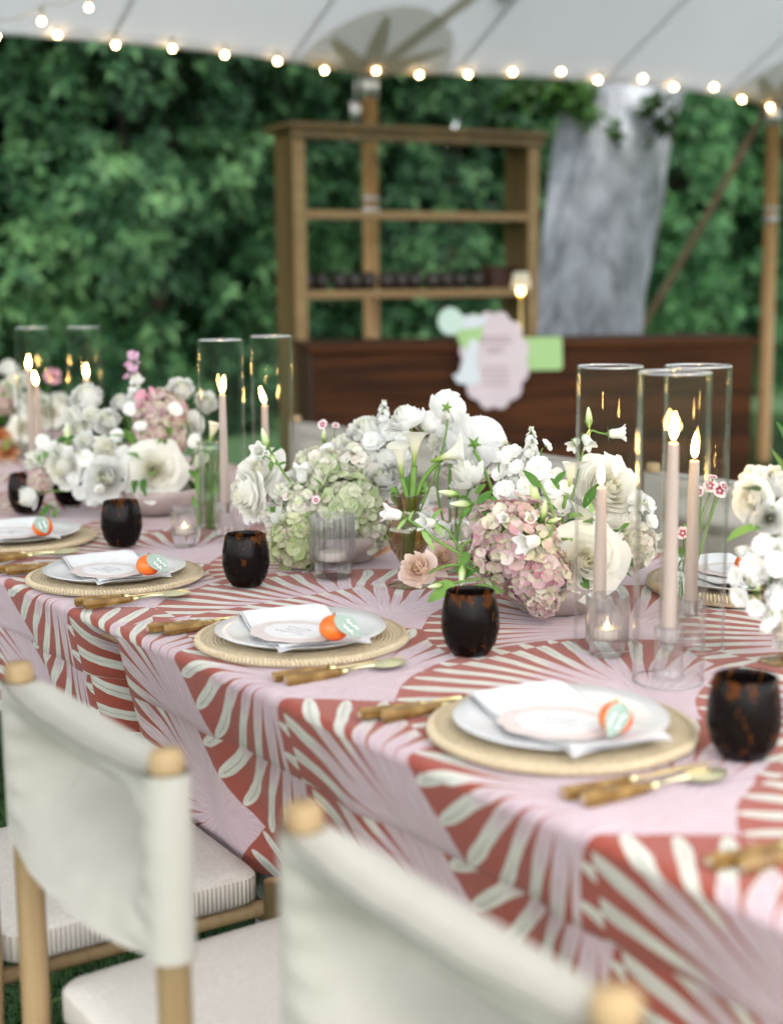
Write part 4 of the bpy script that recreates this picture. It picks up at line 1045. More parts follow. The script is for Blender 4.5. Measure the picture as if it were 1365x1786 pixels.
for px, y, pyt, lb, ln in ((1048, 1.555, 850, 'shortest lit taper, in front of the large white rose', -.04), (1171, 1.362, 772, 'tallest lit blush taper at the right, in the nearest hurricane', .05),
                           (1209, 1.462, 803, 'slim lit taper just right of the tallest one', .02), (389, 2.772, 688, 'tall lit blush taper in the left cylinder of the middle pair', .12),
                           (462, 2.872, 706, 'shorter lit taper in the right cylinder of the middle pair', -.22), (52, 3.99, 645, 'tall lit taper at the left edge of the photo', .05),
                           (64, 4.15, 672, 'lit taper just right of the leftmost one', -.12), (152, 3.89, 660, 'lit taper rising behind the white roses on the left', .02)):
    x = at_px(px, y, 1.0); candle(x, y, top_at(x, y, pyt), lb, ln)

def ribbed_glass(x, y, rad, h, label, lit=True):
    t = thing('votive_glass', label, 'votive glass', (x, y, TOP), 0, 'ribbed glass votive holders')
    N = 22; n = N*8; fr = lambda a, z: 1 + (.075*abs(sin(N*a/2))-.0375)*(1 if z > .002 else 0)
    hf = h*.24
    b = MB(); b.lathe([(rad*.80, 0), (rad*.82, .002), (rad*.82, hf-.004), (rad*.985, hf+.003), (rad, hf+.008), (rad, h-.002), (rad*.985, h)], n, fr=fr)
    b.lathe([(rad*.985, h), (rad*.93, h-.001), (rad*.93, hf+.010), (rad*.86, hf+.004), (0, hf+.003)], 64); b.lathe([(0, .0005), (rad*.8, 0)], 48)
    obj('ribbed_cup', b.mesh('ribbed_cup', M_['ribbed']), t)
    b = MB(); b.lathe([(0, hf+.004), (rad*.66, hf+.004), (rad*.66, hf+.019), (rad*.60, hf+.020), (0, hf+.018)], 28); c_ = obj('tealight', b.mesh('tealight', M_['tealight']), t)
    if not lit: return
    b = MB(); b.lathe([(0, hf+.019), (.0022, hf+.0195), (.0034, hf+.022), (.0020, hf+.026), (0, hf+.029)], 10); obj('flame', b.mesh('flame', M_['tl_flame']), c_)
M_['tl_flame'] = emit('tealight_flame', (1.0, .70, .32), 7)
ribbed_glass(1.472, 2.245, .0425, .120, 'tall clear ribbed votive glass in front of the green hydrangea', False)
ribbed_glass(1.478, 1.505, .0315, .092, 'small clear ribbed votive glass at the foot of the shortest candle')
ribbed_glass(1.40, 2.715, .028, .085, 'small ribbed votive glass behind the left tumbler, right of the rose bowl')

# ================================================================== FLOWERS
def bloom(seed, layers, nu=9, nv=8, ruffle=.05, sepals=True, spread=1.0, depth=.55, mats=None, name='rose'):
    """unit-radius bloom facing +z: overlapping wrapped petals, layers = [(openness, petals, half angle)]"""
    q = random.Random(seed); b = MB()
    for li, (o, n, ha) in enumerate(layers):
        ph0 = q.uniform(0, 6.28)
        for k in range(n):
            rs = 1+q.uniform(-.08, .08)*(.4+o); hs = q.uniform(-.07, .05)*(.5+o); a0 = ph0 + 2*pi*k/n + q.uniform(-.2, .2); oo = max(.02, o+q.uniform(-.05, .05)); hh = ha*q.uniform(.88, 1.1)
            B = (.05, -depth); Mx = .12+.92*oo; Mp = (Mx, -depth*(1.0-.12*(1-oo)) + .10); T = (.015+.985*oo*spread, depth*(1.0-1.15*oo**1.5)+q.uniform(-.04, .04))
            p1, p2, p3 = q.uniform(0, 6), q.uniform(0, 6), q.uniform(1.8, 3.4)
            notch = q.uniform(.04, .13); P, Tt = [], []
            for i in range(nu):
                u = 2*i/(nu-1)-1; row, tr = [], []
                for j in range(nv):
                    v = j/(nv-1)*(1-.16*abs(u)**5 - notch*math.exp(-(u/.30)**2)*.8)
                    r_ = B[0]*(1-v)**2+2*Mp[0]*v*(1-v)+T[0]*v*v; h = B[1]*(1-v)**2+2*Mp[1]*v*(1-v)+T[1]*v*v
                    wv = min(1, .45+1.0*v)
                    a = a0+u*hh*wv
                    rf = ruffle*v**3*(.8*sin(p3*1.5*u+p1)+.35*sin(5.5*u+p2)); lip = (.03+.07*oo)*max(0, v-.68)/.32
                    r_ = (r_+.085*u*min(1, oo*2+.25)+rf*.7+lip)*rs; h += rf*.9 - lip*1.5*oo + hs*v + .06*v*u*u*oo
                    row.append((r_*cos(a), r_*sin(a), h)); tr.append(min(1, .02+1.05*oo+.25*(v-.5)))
                P.append(row); Tt.append(tr)
            b.grid(P, 0, Tt)
    if sepals:
        for k in range(5):
            a = 2*pi*k/5+.3; P = []
            for i in range(4):
                u = i/3; w = .075*(1-u)+.01; c = Vector((cos(a), sin(a), 0)); s_ = Vector((-sin(a), cos(a), 0))
                base_ = c*(.05+.27*u) + Vector((0, 0, -depth-.03+.10*u*u))
                P.append([base_-s_*w, base_+Vector((0, 0, -.015)), base_+s_*w])
            b.grid(P, 1)
        b.lathe([(0, -depth-.10), (.07, -depth-.08), (.10, -depth), (.06, -depth+.05)], 10, 1)
    return b.mesh(name, mats or [M_['petal'], M_['sepal']])
ROSE = [(.04, 3, 1.5), (.11, 4, 1.3), (.18, 4, 1.15), (.26, 5, 1.0), (.34, 5, .9), (.43, 6, .8), (.52, 6, .74), (.62, 6, .70), (.73, 7, .62), (.86, 7, .58), (1.0, 7, .54)]
RANU = [(.03, 3, 1.6), (.08, 5, 1.2), (.14, 6, 1.0), (.21, 7, .85), (.29, 8, .74), (.38, 8, .68), (.48, 9, .6), (.59, 9, .56), (.71, 10, .5), (.84, 10, .46), (.97, 11, .42)]
LISI = [(.05, 3, 1.5), (.16, 4, 1.0), (.34, 5, .8), (.56, 5, .75), (.8, 6, .66)]
F_ = {}
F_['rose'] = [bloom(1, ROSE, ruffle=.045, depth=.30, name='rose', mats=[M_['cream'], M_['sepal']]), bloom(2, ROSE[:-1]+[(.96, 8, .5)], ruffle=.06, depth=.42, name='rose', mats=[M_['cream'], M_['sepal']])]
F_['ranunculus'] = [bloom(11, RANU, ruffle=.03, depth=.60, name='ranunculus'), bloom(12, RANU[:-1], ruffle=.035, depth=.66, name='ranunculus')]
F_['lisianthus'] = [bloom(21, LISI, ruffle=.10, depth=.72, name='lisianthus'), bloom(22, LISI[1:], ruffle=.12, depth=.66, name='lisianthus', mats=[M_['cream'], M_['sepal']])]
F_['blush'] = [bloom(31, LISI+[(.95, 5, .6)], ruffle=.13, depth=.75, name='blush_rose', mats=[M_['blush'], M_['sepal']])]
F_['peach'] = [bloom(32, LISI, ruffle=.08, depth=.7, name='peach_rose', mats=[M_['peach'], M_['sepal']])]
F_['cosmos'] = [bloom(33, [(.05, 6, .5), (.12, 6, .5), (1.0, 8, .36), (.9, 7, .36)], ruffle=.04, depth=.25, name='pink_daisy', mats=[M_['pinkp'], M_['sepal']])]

def floret_bm(q, n=5, s=1.0, cup=.25, wid=.42, seed_t=1.0, notch=.06):
    b = MB()
    for k in range(n):
        a = 2*pi*k/n + q.uniform(-.12, .12); P, Tt = [], []
        tilt = cup + q.uniform(-.16, .16); L = s*q.uniform(.88, 1.08)
        for i in range(5):
            u = 2*i/4-1; row, tr = [], []
            for j in range(6):
                v = (0, .25, .5, .72, .9, 1)[j]; w = wid*1.18*L*(.16+.84*smooth(v, 0, .62))*math.sqrt(max(.06, 1-max(0, (v-.60)/.40)**2*.94)) * u; l = L*v*(1-notch*(1-abs(u))*v**3)
                z = L*(tilt*v + .16*u*u*v - .30*tilt*v*v + .05*sin(5*u+3*k)*v*v) + q.uniform(-.018, .018)*s
                row.append((l*cos(a)-w*sin(a), l*sin(a)+w*cos(a), z)); tr.append(min(1, .2+v))
            P.append(row); Tt.append(tr)
        b.grid(P, 0, Tt)
    return b
def stock_mesh(seed, n=19, tall=1.0, mats=None):
    """spike of ruffled double florets, unit half-height, along +z"""
    q = random.Random(seed); b = MB()
    b.tube([(0, 0, -1.5), (0, 0, -.5), (.02, .01, .95)], [.07, .06, .03], 6, 1)
    for k in range(n):
        t = k/(n-1); z = -.75+1.5*t; a = k*2.4+q.uniform(-.3, .3); rr = .34*(1-.6*t); s = .36*(1-.5*t)*q.uniform(.8, 1.15)
        d = Vector((cos(a), sin(a), .35+.7*t)).normalized(); p = Vector((rr*cos(a)*.8, rr*sin(a)*.8, z))
        M = frame(d, p, q.uniform(0, 6), s)
        b.tube([(0, 0, z-.12), p], .025, 4, 1)
        b.merge(floret_bm(q, 5, 1, .22, .46), M, 0)
        b.merge(floret_bm(q, 5, .66, .6, .46), M @ Matrix.Rotation(.6, 4, 'Z') @ Matrix.Translation((0, 0, .08)), 0)
        if t < .8: b.merge(floret_bm(q, 4, .36, .95, .5), M @ Matrix.Translation((0, 0, .15)), 0)
    for k in range(5):
        a = k*1.3; b.lathe([(0, -.08), (.055, 0), (.03, .09), (0, .11)], 6, 0, M=frame((cos(a)*.5, sin(a)*.5, 1), (.07*cos(a), .07*sin(a), .86)), t=.15)
    return b.mesh('stock_spike', mats or [M_['petal'], M_['sepal']])
F_['stock'] = [stock_mesh(3), stock_mesh(4, 22), stock_mesh(5, 16)]
def single_stock():
    q = random.Random(8); b = floret_bm(q, 5, 1.0, .16, .50); b.merge(floret_bm(q, 5, .7, .45, .5), Matrix.Rotation(.6, 4, 'Z') @ Matrix.Translation((0, 0, .05)))
    b.lathe([(0, .02), (.09, .05), (.07, .14), (0, .16)], 8, 0, t=.1); b.lathe([(0, -.3), (.07, -.25), (.09, -.02), (.0, .02)], 8, 1); return b.mesh('stock_floret', [M_['petal'], M_['sepal']])
F_['floret'] = [single_stock()]
def dianthus():
    q = random.Random(9); b = floret_bm(q, 5, 1.0, .08, .55, notch=.12); b.t = [min(1, (x-.2)*1.0) for x in b.t]; b.lathe([(0, -.75), (.13, -.7), (.16, -.1), (.02, .0)], 8, 1); return b.mesh('dianthus', [M_['dianthus'], M_['sepal']])
F_['dianthus'] = [dianthus()]
def sweetpea():
    q = random.Random(14); b = MB()
    for k in range(6):
        b.merge(floret_bm(q, 3, .42, .5, .6), frame((sin(k*2.1)*.7, cos(k*2.1)*.7, .6), (.16*sin(k*2.1), .16*cos(k*2.1), -.7+.28*k), 0))
    b.tube([(0, 0, -1.4), (0, 0, .6)], .03, 5, 1); return b.mesh('sweet_pea', [M_['sweetpea'], M_['sepal']])
F_['sweetpea'] = [sweetpea()]
def bell(seed):
    q = random.Random(seed); n = 40; b = MB(); P, T = [], []
    prof = [(.02, -.75), (.30, -.68), (.40, -.45), (.41, -.1), (.44, .2), (.55, .45), (.70, .62)]
    for i in range(n):
        a = 2*pi*i/n; lob = cos(2.5*a)**2; row = []; tr = []
        for j, (r_, z) in enumerate(prof):
            k = j/6; f = 1+.10*k**4*(lob*1.6-1)+.05*cos(5*a)*k*k; row.append((r_*f*cos(a), r_*f*sin(a), z+.28*k**5*(lob-.6))); tr.append(.35+.65*k)
        P.append(row); T.append(tr)
    b.grid(P, 0, T, cu=True)
    b.grid([[(x*.93, y*.93, z+.02) for x, y, z in r_][::-1] for r_ in P], 0, [[.3+.5*k/6 for k in range(7)][::-1]]*n, cu=True)
    b.tube([(0, 0, -.7), (0, 0, -.1), (.02, 0, .25)], [.10, .05, .09], 6, 0, t=[.05, .2, .2])
    for k in range(5):
        a = 2*pi*k/5; c = Vector((cos(a), sin(a), 0)); s_ = Vector((-sin(a), cos(a), 0)); P = []
        for i in range(5):
            u = i/4; w = .15*(1-u)**.8+.005; p = c*(.10+.42*u+.1*u*u) + Vector((0, 0, -.82+.30*u-.25*u*u)); P.append([p-s_*w, p+Vector((0, 0, -.03)), p+s_*w])
        b.grid(P, 1)
    b.lathe([(0, -1.0), (.10, -.95), (.20, -.80), (.28, -.68)], 10, 1)
    return b.mesh('bellflower', [M_['petal'], M_['sepal']])
F_['bell'] = [bell(1)]
def bud():
    b = MB(); prof = [(.03, -.9), (.20, -.75), (.30, -.4), (.30, 0), (.22, .45), (.10, .85), (0, 1.0)]
    b.lathe(prof, 15, 0, t=[0, .05, .25, .5, .75, .9, 1], fr=lambda a, z: 1+.08*cos(5*a)*(1 if z > -.6 else 0))
    for k in range(5):
        a = 2*pi*k/5; c = Vector((cos(a), sin(a), 0)); s_ = Vector((-sin(a), cos(a), 0)); P = []
        for i in range(5):
            u = i/4; w = .13*(1-u)**.8+.004; p = c*(.12+.30*u+.15*u*u) + Vector((0, 0, -.92+.75*u)); P.append([p-s_*w, p+c*.02, p+s_*w])
        b.grid(P, 1)
    return b.mesh('bud', [M_['bud'], M_['sepal']])
F_['bud'] = [bud()]
def calla():
    """spathe opening upwards along +z, unit height about 2, lip towards +x"""
    n = 26; nv = 12; b = MB(); P, T = [], []
    for i in range(n):
        a = -pi*1.06 + 2*pi*1.06*i/(n-1); row, tr = [], []
        lip = (.5+.5*cos(a))
        for j in range(nv):
            v = j/(nv-1); r_ = .10+.16*v+.42*v**3*(.45+.75*lip); h = -1.0+1.55*v+.42*lip**2*v**2 - .30*v**6*lip - .10*v**4*(1-lip)
            if i < 3 or i > n-4: r_ += .05*v*(1 if i < 3 else -.2)
            row.append((r_*cos(a)+.22*v**3*lip, r_*sin(a), h)); tr.append(v**.9)
        P.append(row); T.append(tr)
    b.grid(P, 0, T); b.tube([(0, 0, -.8), (.02, 0, 0), (.03, 0, .35)], [.05, .06, .035], 8, 1); b.lathe([(0, -1.25), (.085, -1.2), (.095, -1.0), (.11, -.92)], 10, 0, t=[0, 0, 0, .02])
    return b.mesh('calla_lily', [M_['calla'], M_['spadix']])
F_['calla'] = [calla()]
def leaf_mesh(seed, w=.2, curl=.3, mat='leaf', fold=.10):
    nu, nv = 12, 5; P = []
    for i in range(nu):
        u = i/(nu-1); ww = w*(sin(pi*u**.75))**.85 if 0 < u < 1 else .006
        P.append([(u*cos(curl*u), (2*j/(nv-1)-1)*ww, u*sin(curl*u)*-.7 + fold*abs(2*j/(nv-1)-1)*ww*4*.25 + .012*sin(9*u+seed)*(2*j/(nv-1)-1)) for j in range(nv)])
    return MB().grid(P).mesh('leaf', M_[mat])
LEAF = [leaf_mesh(1, .17, .5), leaf_mesh(2, .13, .9), leaf_mesh(3, .2, .2)]; LEAFP = [leaf_mesh(4, .17, .6, 'leaf2'), leaf_mesh(5, .12, .3, 'leaf2')]
q0 = random.Random(77)
HF = [floret_bm(q0, 4, 1.0, c_, .60, notch=.02) for c_ in (.12, .30, .50, .22, .42)]
def hf_mesh(b, mat):
    c = MB(); c.merge(b); c.lathe([(0, 0), (.10, .02), (.08, .12), (0, .15)], 8, 0, t=0.0); return c.mesh('floret', mat)
HFM = {k: [hf_mesh(b, M_[k]) for b in HF] for k in ('hyd_mauve', 'hyd_green', 'hyd_cream', 'hyd_pale', 'hyd_grass')}
core_me = (lambda b: (b.lathe([(0, -.8), (.45, -.6), (.66, -.1), (.62, .3), (.35, .62), (0, .72)], 16), b.mesh('hydrangea_head', M_['sepal']))[-1])(MB())
joined_cache = {}
def hydrangea_joined(seed, mat, n=130):
    if (seed, mat) in joined_cache: return joined_cache[seed, mat]
    q = random.Random(seed); b = MB()
    for k in range(n):
        z = 1-1.7*(k+.5)/n; a = k*2.39996; r_ = math.sqrt(max(0, 1-z*z)); d = Vector((r_*cos(a), r_*sin(a), z))
        b.merge(HF[k % 3], frame(d+Vector((q.uniform(-.3, .3), q.uniform(-.3, .3), q.uniform(-.3, .3))), d*q.uniform(.82, 1.02), q.uniform(0, 6), q.uniform(.17, .25)))
    b.lathe([(0, -.8), (.45, -.6), (.7, -.1), (.66, .3), (.35, .68), (0, .78)], 12, 1)
    joined_cache[seed, mat] = b.mesh('hydrangea_head', [M_[mat], M_['sepal']]); return joined_cache[seed, mat]

class Arr:
    """one arrangement: a root at its base, blooms, stems and leaves as parts"""
    def __init__(s, name, label, cat, base, foot, group=None, dref=None):
        s.root = thing(name, label, cat, base, 0, group); s.base = Vector(base); s.foot = s.base+Vector(foot); s.d = dref or dep(s.base); s.q = random.Random(hash(round(base[0]*997+base[1]*331, 3)) % 9973)
    def rel(s, P): return P-s.base
    def put(s, kind, px, py, rp, dd=0, f=(0, .2, 1), roll=None, stem=True, var=None):
        d = s.d+dd; P = W(px, py, d); rad = rp/FPX*d; D = cdir(*f); roll = s.q.uniform(0, 6.28) if roll is None else roll
        if kind in HFM:
            M = frame(D, s.rel(P), 0, rad); h = obj('hydrangea_head', core_me, s.root, M=M); n = int(80+rp*2.0)
            for k in range(n):
                z = 1-1.55*(k+.5)/n; a = k*2.39996; r_ = math.sqrt(max(0, 1-z*z)); dv = Vector((r_*cos(a), r_*sin(a), z))
                dv2 = dv+Vector((s.q.uniform(-.45, .45), s.q.uniform(-.45, .45), s.q.uniform(-.45, .45)))
                obj('floret', HFM[kind][s.q.randrange(5)], h, M=frame(dv2, dv*s.q.uniform(.74, 1.08), s.q.uniform(0, 6), s.q.uniform(.095, .155)*min(1.9, (105/rp)**.85)))
            stem = False
        elif kind.startswith('hj:'):
            obj('hydrangea_head', hydrangea_joined(int(rp) % 3, kind[3:]), s.root, M=frame(D, s.rel(P), roll, rad)); stem = False
        else:
            ms = F_[kind]; me = ms[var if var is not None else s.q.randrange(len(ms))]
            nm = me.name.split('.')[0]; obj(nm, me, s.root, M=frame(D, s.rel(P), roll, rad))
        if stem:
            back = {'rose': .6, 'ranunculus': .68, 'lisianthus': .75, 'stock': 1.2, 'bell': .98, 'bud': .9, 'calla': 1.2, 'sweetpea': 1.2, 'dianthus': .7}.get(kind, .6)
            A = P-D*rad*back; e = A-D*rad*1.6 - Vector((0, 0, .02))
            s.stem(A, e, s.foot+Vector((s.q.uniform(-.02, .02), s.q.uniform(-.02, .02), 0)), max(.0013, min(.0032, rad*.07)))
    def stem(s, A, C, B, r_=.002, mat='stem'):
        b = MB(); b.tube([p-s.base for p in bez(A, C, B, 9)], [r_*(1+.3*k/8) for k in range(9)], 6); obj('stem', b.mesh('stem', M_[mat]), s.root)
    def px_stem(s, pts, r_, dd=0):
        P = [W(x, y, s.d+dd) for x, y in pts]; b = MB(); pp = []
        for i in range(len(P)-1):
            p0 = P[max(i-1, 0)]; p1, p2 = P[i], P[i+1]; p3 = P[min(i+2, len(P)-1)]
            for k in range(5):
                t = k/5; pp.append((p1*2+(p2-p0)*t+(p0*2-p1*5+p2*4-p3)*t*t+(p1*3-p0-p2*3+p3)*t**3)*.5-s.base)
        pp.append(P[-1]-s.base); b.tube(pp, r_, 7); obj('stem', b.mesh('stem', M_['stem']), s.root)
    def leaf(s, px, py, ex, ey_, dd=0, de=0, pale=False, var=0, face=(0, .5, 1)):
        A, B = W(px, py, s.d+dd), W(ex, ey_, s.d+dd+de); L = (B-A).length; x = (B-A).normalized(); z = cdir(*face); z = (z-x*z.dot(x)).normalized(); y = z.cross(x)
        A = A-s.base; M = Matrix(((x.x*L, y.x*L, z.x*L, A.x), (x.y*L, y.y*L, z.y*L, A.y), (x.z*L, y.z*L, z.z*L, A.z), (0, 0, 0, 1)))
        obj('leaf', (LEAFP if pale else LEAF)[var], s.root, M=M)
    def filler(s, n, c, rx, rz, pale=.3, L=(.03, .06)):
        """leaves filling the middle of the arrangement; c in world"""
        for k in range(n):
            d = Vector((s.q.gauss(0, 1), s.q.gauss(0, 1), s.q.gauss(.15, .8))).normalized(); A = Vector(c)+Vector((d.x*rx, d.y*rx, d.z*rz))*s.q.uniform(.45, .8)
            x = (d+Vector((s.q.uniform(-.5, .5), s.q.uniform(-.5, .5), s.q.uniform(-.2, .5)))).normalized(); l = s.q.uniform(*L)
            z = (Vector((0, 0, 1))+d*.6+Vector((s.q.uniform(-.4, .4), s.q.uniform(-.4, .4), 0))); z = (z-x*z.dot(x)).normalized(); y = z.cross(x); A = A-s.base
            M = Matrix(((x.x*l, y.x*l, z.x*l, A.x), (x.y*l, y.y*l, z.y*l, A.y), (x.z*l, y.z*l, z.z*l, A.z), (0, 0, 0, 1)))
            ms = LEAFP if s.q.random() < pale else LEAF; obj('leaf', ms[s.q.randrange(len(ms))], s.root, M=M)
def bowl(a, rad, h, mat='ceramic'):
    b = MB(); b.lathe([(0, 0), (rad*.62, 0), (rad*.66, .004), (rad*.74, .010), (rad*.95, h*.6), (rad*1.0, h-.002), (rad*.985, h), (rad*.95, h-.003), (rad*.90, h*.6), (rad*.6, .014), (0, .012)], 56, fr=lambda x, z: 1+.008*sin(3*x+1)+.004*sin(7*x))
    obj('bowl', b.mesh('bowl', M_[mat]), a.root)
    b = MB(); b.lathe([(0, h*.72), (rad*.80, h*.66), (rad*.88, h*.5)], 24); obj('moss', b.mesh('moss', M_['leaf']), a.root)

# ---- A: mauve hydrangea bowl, right of centre
A = Arr('flower_arrangement', 'low taupe bowl of mauve hydrangea, cream roses and white stock, right of centre', 'flower arrangement', (1.63, 1.785, TOP), (0, 0, .05), 'low bowls of flowers along the table')
bowl(A, .105, .058)
c0 = Vector((1.63, 1.785, TOP+.105)); A.filler(70, c0, .12, .10)
P = A.put
P('hyd_mauve', 896, 952, 82, -.07, (-.15, .25, 1)); P('hyd_mauve', 938, 1003, 52, -.095, (.25, -.3, 1)); P('hyd_mauve', 945, 1050, 26, -.12, (.2, -.4, 1))
P('rose', 1022, 976, 66, -.10, (.12, .12, 1), .4, var=0)
P('rose', 1062, 848, 60, .05, (.35, .25, .9), 1.0, var=1)
P('stock', 926, 775, 33, .03, (0, 1, .15), var=2); P('stock', 958, 862, 46, .01, (.25, .9, .3)); P('stock', 893, 842, 46, .0, (-.3, .9, .4)); P('stock', 886, 800, 34, .05, (-.2, 1, .3), var=2)
P('floret', 938, 817, 25, -.03, (.1, .15, 1)); P('floret', 893, 790, 20, -.01, (-.3, .7, .6)); P('floret', 952, 777, 14, .0, (.7, .5, .4)); P('floret', 880, 856, 22, -.03, (-.3, .3, 1)); P('floret', 903, 872, 22, -.04, (0, .4, 1)); P('floret', 872, 826, 18, -.01, (-.6, .5, .6)); P('floret', 962, 850, 24, -.03, (.2, .3, 1)); P('floret', 975, 882, 22, -.02, (.3, .2, 1))
P('floret', 1128, 880, 20, .05, (.7, .3, .6)); P('floret', 915, 850, 20, -.03, (.1, .4, 1))
for a_ in ((905, 890, 16), (920, 870, 18), (945, 880, 16), (865, 880, 16), (985, 850, 16), (968, 830, 18), (915, 830, 18), (875, 800, 16), (900, 815, 16), (1110, 870, 18), (1100, 915, 16), (1135, 910, 16), (1120, 960, 16)): P('floret', *a_, -.02 if a_[0] < 1000 else .04, (A.q.uniform(-.5, .6), A.q.uniform(.1, .8), .8))
P('stock', 1098, 905, 46, .05, (.5, .75, .5)); P('stock', 1120, 945, 40, .08, (.8, .3, .5)); P('lisianthus', 1080, 930, 34, .03, (.5, .3, .8)); P('hyd_cream', 1100, 950, 40, .06, (.6, .2, .8))
P('calla', 994, 822, 34, -.02, (.10, 1, .15), .0, stem=False); A.px_stem([(988, 858), (982, 885), (974, 925), (962, 985)], .0042, -.02)
P('calla', 1015, 905, 40, -.04, (.35, 1, .2), 2.2); 
P('bell', 922, 946, 29, -.165, (-.85, -.18, .55), .3, stem=False); P('bell', 925, 906, 16, -.13, (-.1, .35, 1), stem=False); P('bell', 1066, 940, 24, -.06, (1, -.05, .35), stem=False); P('bell', 880, 905, 15, -.14, (-.5, .3, .8), stem=False)
P('bell', 1024, 770, 19, .0, (.35, -.75, .5), stem=False); P('bell', 1076, 756, 21, .0, (1, .06, .15), stem=False); P('bell', 1001, 774, 17, .02, (-.5, -.5, .5), stem=False); P('bud', 1026, 728, 19, .0, (-.05, 1, .1), stem=False)
A.px_stem([(1057, 757), (1044, 755), (1030, 752), (1020, 775), (1008, 820), (995, 880), (980, 960)], .0017, .0); A.px_stem([(1027, 745), (1028, 756), (1024, 760)], .0013, 0); A.px_stem([(996, 765), (1010, 800), (1000, 860)], .0014, .01)
A.px_stem([(948, 940), (960, 930), (965, 900), (955, 870), (940, 840)], .0022, -.14); A.px_stem([(925, 915), (935, 925), (958, 935)], .0016, -.13)
P('bud', 931, 862, 27, -.08, (-.22, 1, .15), stem=False); P('bud', 948, 890, 20, -.13, (.15, 1, .3), stem=False); P('bud', 965, 908, 15, -.14, (.9, .3, .4), stem=False); P('bud', 805, 879, 22, -.06, (-1, .02, .2), stem=False); P('bud', 783, 860, 20, -.03, (-1, .15, .2), stem=False); P('bud', 805, 1002, 22, -.10, (-.1, -1, .3), stem=False)
A.px_stem([(825, 878), (838, 885), (846, 905), (850, 960), (862, 1030)], .0022, -.05); A.px_stem([(802, 985), (800, 975), (808, 950), (830, 940)], .002, -.09); A.px_stem([(931, 880), (940, 905), (955, 935)], .002, -.10)
for l in ((830, 880, 858, 850, 0), (836, 885, 862, 905, 0), (820, 885, 795, 905, 1), (948, 900, 975, 925, 1), (955, 905, 945, 945, 1), (940, 850, 915, 815, 0), (965, 845, 985, 818, 0), (975, 855, 962, 825, 1), (990, 900, 1025, 890, 1), (1080, 925, 1100, 905, 1), (820, 960, 790, 1000, 0), (840, 975, 800, 1010, 0), (870, 880, 850, 855, 1), (1085, 960, 1110, 990, 0), (845, 930, 820, 935, 1)):
    A.leaf(*l[:4], -.09 if l[0] < 1000 else 0, -.01, False, l[4])
A.leaf(880, 1030, 770, 1012, -.11, -.02, True, 0, (.0, .9, .5)); A.leaf(862, 1018, 790, 1045, -.10, -.02, True, 1); A.leaf(795, 1020, 735, 1045, -.12, -.01, True, 0); A.leaf(790, 1015, 745, 1020, -.11, -.01, True, 1)
P('blush', 726, 992, 33, -.10, (-.35, .25, 1), .2, stem=False); P('blush', 770, 970, 30, -.05, (-.2, .3, 1), stem=False); P('lisianthus', 762, 925, 26, -.04, (-.3, .5, .8), var=0, stem=False)
P('bell', 683, 896, 24, -.10, (-1, .22, .25), 1.0, stem=False); P('bell', 745, 912, 22, -.09, (-.75, .1, .55), stem=False); P('bud', 760, 1022, 17, -.12, (-.9, -.1, .4), stem=False)
A.px_stem([(706, 903), (730, 918), (765, 945), (800, 965), (850, 1000)], .0026, -.09); A.px_stem([(763, 915), (780, 925), (800, 955)], .002, -.08); A.px_stem([(770, 1022), (800, 1015), (840, 1010)], .002, -.11); A.px_stem([(745, 1000), (790, 985), (840, 1000)], .0024, -.09)
for l in ((735, 925, 760, 960, 1), (752, 905, 770, 885, 1), (758, 912, 775, 935, 1), (708, 905, 690, 925, 1), (712, 908, 720, 890, 1)): A.leaf(*l[:4], -.095, -.01, True, l[4])

# ---- B: green hydrangea bowl, left of centre
B_ = Arr('flower_arrangement', 'low bowl of green and cream hydrangea with white ranunculus, left of centre', 'flower arrangement', (1.59, 2.39, TOP), (0, 0, .05), 'low bowls of flowers along the table')
bowl(B_, .108, .058); B_.filler(60, Vector((1.59, 2.39, TOP+.11)), .13, .10); P = B_.put
P('hyd_grass', 520, 945, 46, -.10, (-.2, -.2, 1)); P('hyd_green', 606, 885, 58, -.07, (.1, .3, 1)); P('hyd_pale', 560, 830, 46, -.02, (-.1, .6, .8)); P('hyd_pale', 640, 925, 38, -.06, (.3, -.1, 1)); P('hyd_cream', 622, 815, 44, .0, (.0, .7, .7)); P('hyd_pale', 530, 885, 40, -.07, (-.3, .3, 1))
P('rose', 427, 862, 50, -.03, (-.85, -.15, .5), .5, var=1); P('rose', 448, 822, 46, .01, (-.5, .4, .7), var=0)
P('bell', 452, 788, 21, -.07, (-.15, .25, 1), stem=False); P('bud', 462, 766, 21, -.05, (-.25, 1, .2), stem=False); P('bud', 476, 800, 13, -.08, (.3, -.6, .7), stem=False); B_.px_stem([(468, 780), (482, 805), (505, 840), (530, 880)], .0026, -.06); B_.px_stem([(455, 792), (470, 800), (485, 812)], .0018, -.06)
for l in ((474, 790, 492, 770, 1), (478, 800, 465, 825, 1), (485, 812, 500, 800, 1), (500, 880, 470, 868, 0), (490, 890, 462, 885, 0), (505, 845, 485, 862, 1)): B_.leaf(*l[:4], -.06, -.01, False, l[4])
P('lisianthus', 496, 905, 30, -.10, (-.5, .3, .9)); P('lisianthus', 494, 858, 27, -.07, (-.3, .6, .8)); P('lisianthus', 470, 895, 24, -.05, (-.7, .2, .8)); P('bell', 526, 826, 23, -.09, (.0, .9, .3)); P('lisianthus', 478, 935, 22, -.05, (-.8, -.1, .7))
P('ranunculus', 638, 752, 42, .02, (-.25, .8, .6)); P('ranunculus', 663, 832, 40, -.05, (-.2, .55, .9)); P('ranunculus', 690, 822, 28, -.04, (.3, .3, .9)); P('ranunculus', 600, 775, 30, .02, (-.2, .8, .6)); P('lisianthus', 592, 782, 26, .0, (-.3, .8, .5))
